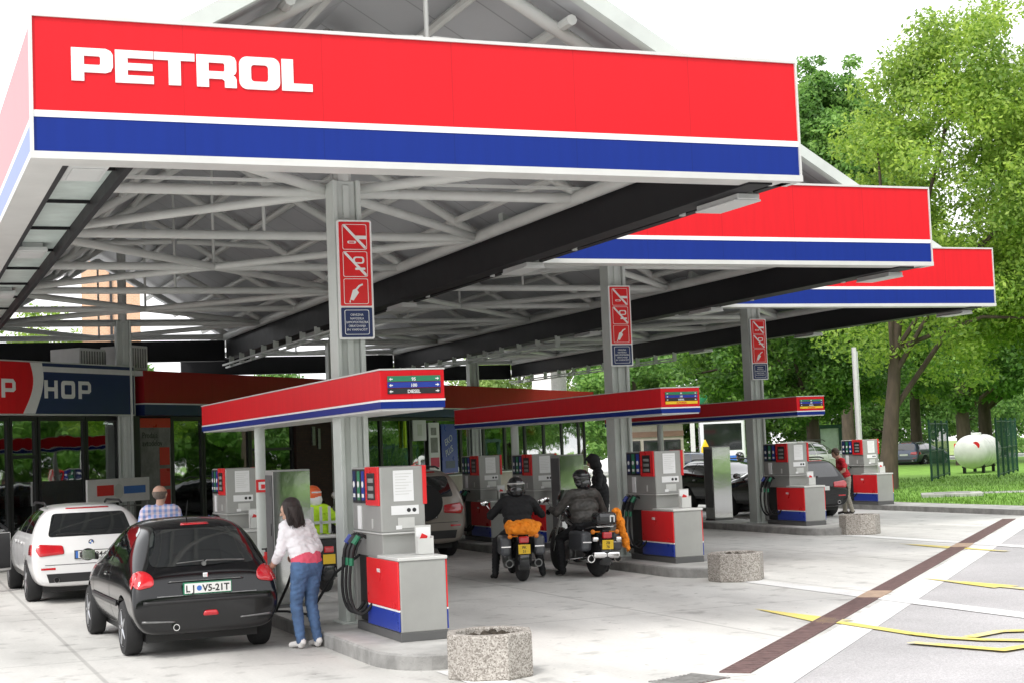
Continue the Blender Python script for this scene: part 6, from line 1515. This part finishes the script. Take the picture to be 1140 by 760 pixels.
# the trees across the road, seen mirrored in the shop glass and the steel cabinets
proto = tree('broad green tree across the road, mirrored in the shop glass', (22, -16, 0), 12, [(0, 0, 6.4, 5.6, 5.6, 5.4), (3, 1, 4.6, 4.0, 4.0, 3.2), (-3, -1, 4.6, 4.0, 4.0, 3.4)], 110, 16000, 'leafB', .24, .4, 91, group='row of broad trees across the road')
for k, (x, y) in enumerate(((31, -8), (40, 1), (49, 10), (58, 19), (13, -24), (3, -28), (-8, -30), (-20, -31), (70, 16), (44, -9))):
    dup(proto, (x, y, 0), k*1.3, 'broad green tree across the road, mirrored in the shop glass')
for x, y in ((62, 30), (63, 40), (67, 50), (74, 42), (78, 55), (86, 72), (96, 81), (108, 86)):
    dup(proto, (x, y, 0), x*.7, 'broad green tree across the road, mirrored in the shop glass')
def hedge(lb, p, q, h, n, seed):
    g = np.random.default_rng(seed); p = np.array(p, float); q = np.array(q, float); m = int(np.linalg.norm(q-p)/.9)
    tt = g.random(m*3); cs = np.stack([p[0]+(q[0]-p[0])*tt+g.normal(size=m*3)*.4, p[1]+(q[1]-p[1])*tt+g.normal(size=m*3)*.4, .5+g.random(m*3)*(h-.9)], 1)
    v = leaves(n, cs, np.full(m*3, .85), .16, .8, seed)
    t = thing('clipped_hedge', lb, 'hedge', (0, 0, 0), 0, 'hedges across the road')
    me = bpy.data.meshes.new('foliage'); me.from_pydata(v.tolist(), [], [(4*k, 4*k+1, 4*k+2, 4*k+3) for k in range(n)]); me.materials.append(M['leafC']); link('foliage', me, t)
    b = MB(); s_ = 0
    for k in range(m): e = p+(q-p)*(k+.5)/m; b.path([(e[0], e[1], -.1), (e[0]+.05, e[1], h*.6)], [.05, .02], 5)
    o = b.build('stems', M['bark'], t); o['kind'] = 'stuff'
hedge('dense hedge across the road, mirrored in the shop glass', (58, 20), (68, 58), 3.2, 26000, 3)
hedge('dense hedge beyond the lawn, mirrored in the right-hand shop windows', (68, 57), (108, 86), 3.6, 26000, 8)
hedge('dense hedge across the road, mirrored in the steel cabinets', (-35, -29), (40, -6), 3.2, 30000, 4)
# grass blades along the near edge of the lawn
n = 26000; g = np.random.default_rng(5)
x = 25.75+24*g.random(n)**1.6; y = 29.7+(26-.2*(x-25.7))*g.random(n)
h = .05+.07*g.random(n); an = g.random(n)*2*PI; dx = np.cos(an)*.012; dy = np.sin(an)*.012; lx = g.normal(size=n)*.03; ly = g.normal(size=n)*.03
v = np.stack([np.stack([x-dx, y-dy, np.full(n, .135)], 1), np.stack([x+dx, y+dy, np.full(n, .135)], 1), np.stack([x+lx, y+ly, .135+h], 1)], 1).reshape(-1, 3)
me = bpy.data.meshes.new('grass'); me.from_pydata(v.tolist(), [], [(3*k, 3*k+1, 3*k+2) for k in range(n)]); me.materials.append(leaf_mat('grass_blade', (.06, .14, .015), (.14, .26, .04), .3))
tag(link('grass', me), 'short green grass growing on the lawn', 'grass', kind='stuff')

# ------------------------------------------------------------------ light, camera, render
w = bpy.data.worlds.new('World'); S.world = w; w.use_nodes = True
nt = w.node_tree; bg = nt.nodes['Background']
sk = nt.nodes.new('ShaderNodeTexSky'); sk.sky_type = 'NISHITA'; sk.sun_disc = False
sdir = Vector((-.50, -.52, .95)).normalized()
sk.sun_elevation = math.asin(sdir.z); sk.sun_rotation = math.atan2(sdir.x, sdir.y); sk.air_density = 1.2; sk.dust_density = 4.0; sk.ozone_density = 1.0
# thin bright overcast: the sky's colour almost washed out to white
hs = nt.nodes.new('ShaderNodeHueSaturation'); hs.inputs['Saturation'].default_value = .18
nt.links.new(sk.outputs[0], hs.inputs['Color'])
mxw = nt.nodes.new('ShaderNodeMix'); mxw.data_type = 'RGBA'; mxw.inputs['Factor'].default_value = .55; mxw.inputs['B'].default_value = (18.5, 18.6, 18.9, 1)
nt.links.new(hs.outputs[0], mxw.inputs['A']); nt.links.new(mxw.outputs['Result'], bg.inputs[0]); bg.inputs[1].default_value = .15  # white cloud layer mixed in
sn = bpy.data.lights.new('sun', 'SUN'); sn.energy = 1.9; sn.angle = rad(14); sn.color = (1, .965, .91)
so = bpy.data.objects.new('sun', sn); COL.objects.link(so); so.rotation_euler = sdir.to_track_quat('Z', 'Y').to_euler(); so.location = (-20, -20, 60)

cam = bpy.data.cameras.new('camera'); co = bpy.data.objects.new('camera', cam); COL.objects.link(co); S.camera = co
cam.sensor_width = 36; cam.lens = 36*1744.74/1140; cam.clip_end = 3000; cam.clip_start = .1
yaw, pit, rol = rad(21.922), rad(3.836), rad(2.258)
Rm = Matrix.Rotation(-yaw, 4, 'Z') @ Matrix.Rotation(PI/2+pit, 4, 'X') @ Matrix.Rotation(-rol, 4, 'Z')
co.matrix_world = Matrix.Translation((0, 0, 2.045)) @ Rm
S.render.engine = 'CYCLES'
S.view_settings.view_transform = 'Standard'; S.view_settings.look = 'None'; S.view_settings.exposure = 0
S.cycles.max_bounces = 8; S.cycles.transparent_max_bounces = 12
S.render.resolution_x = 1024; S.render.resolution_y = 682
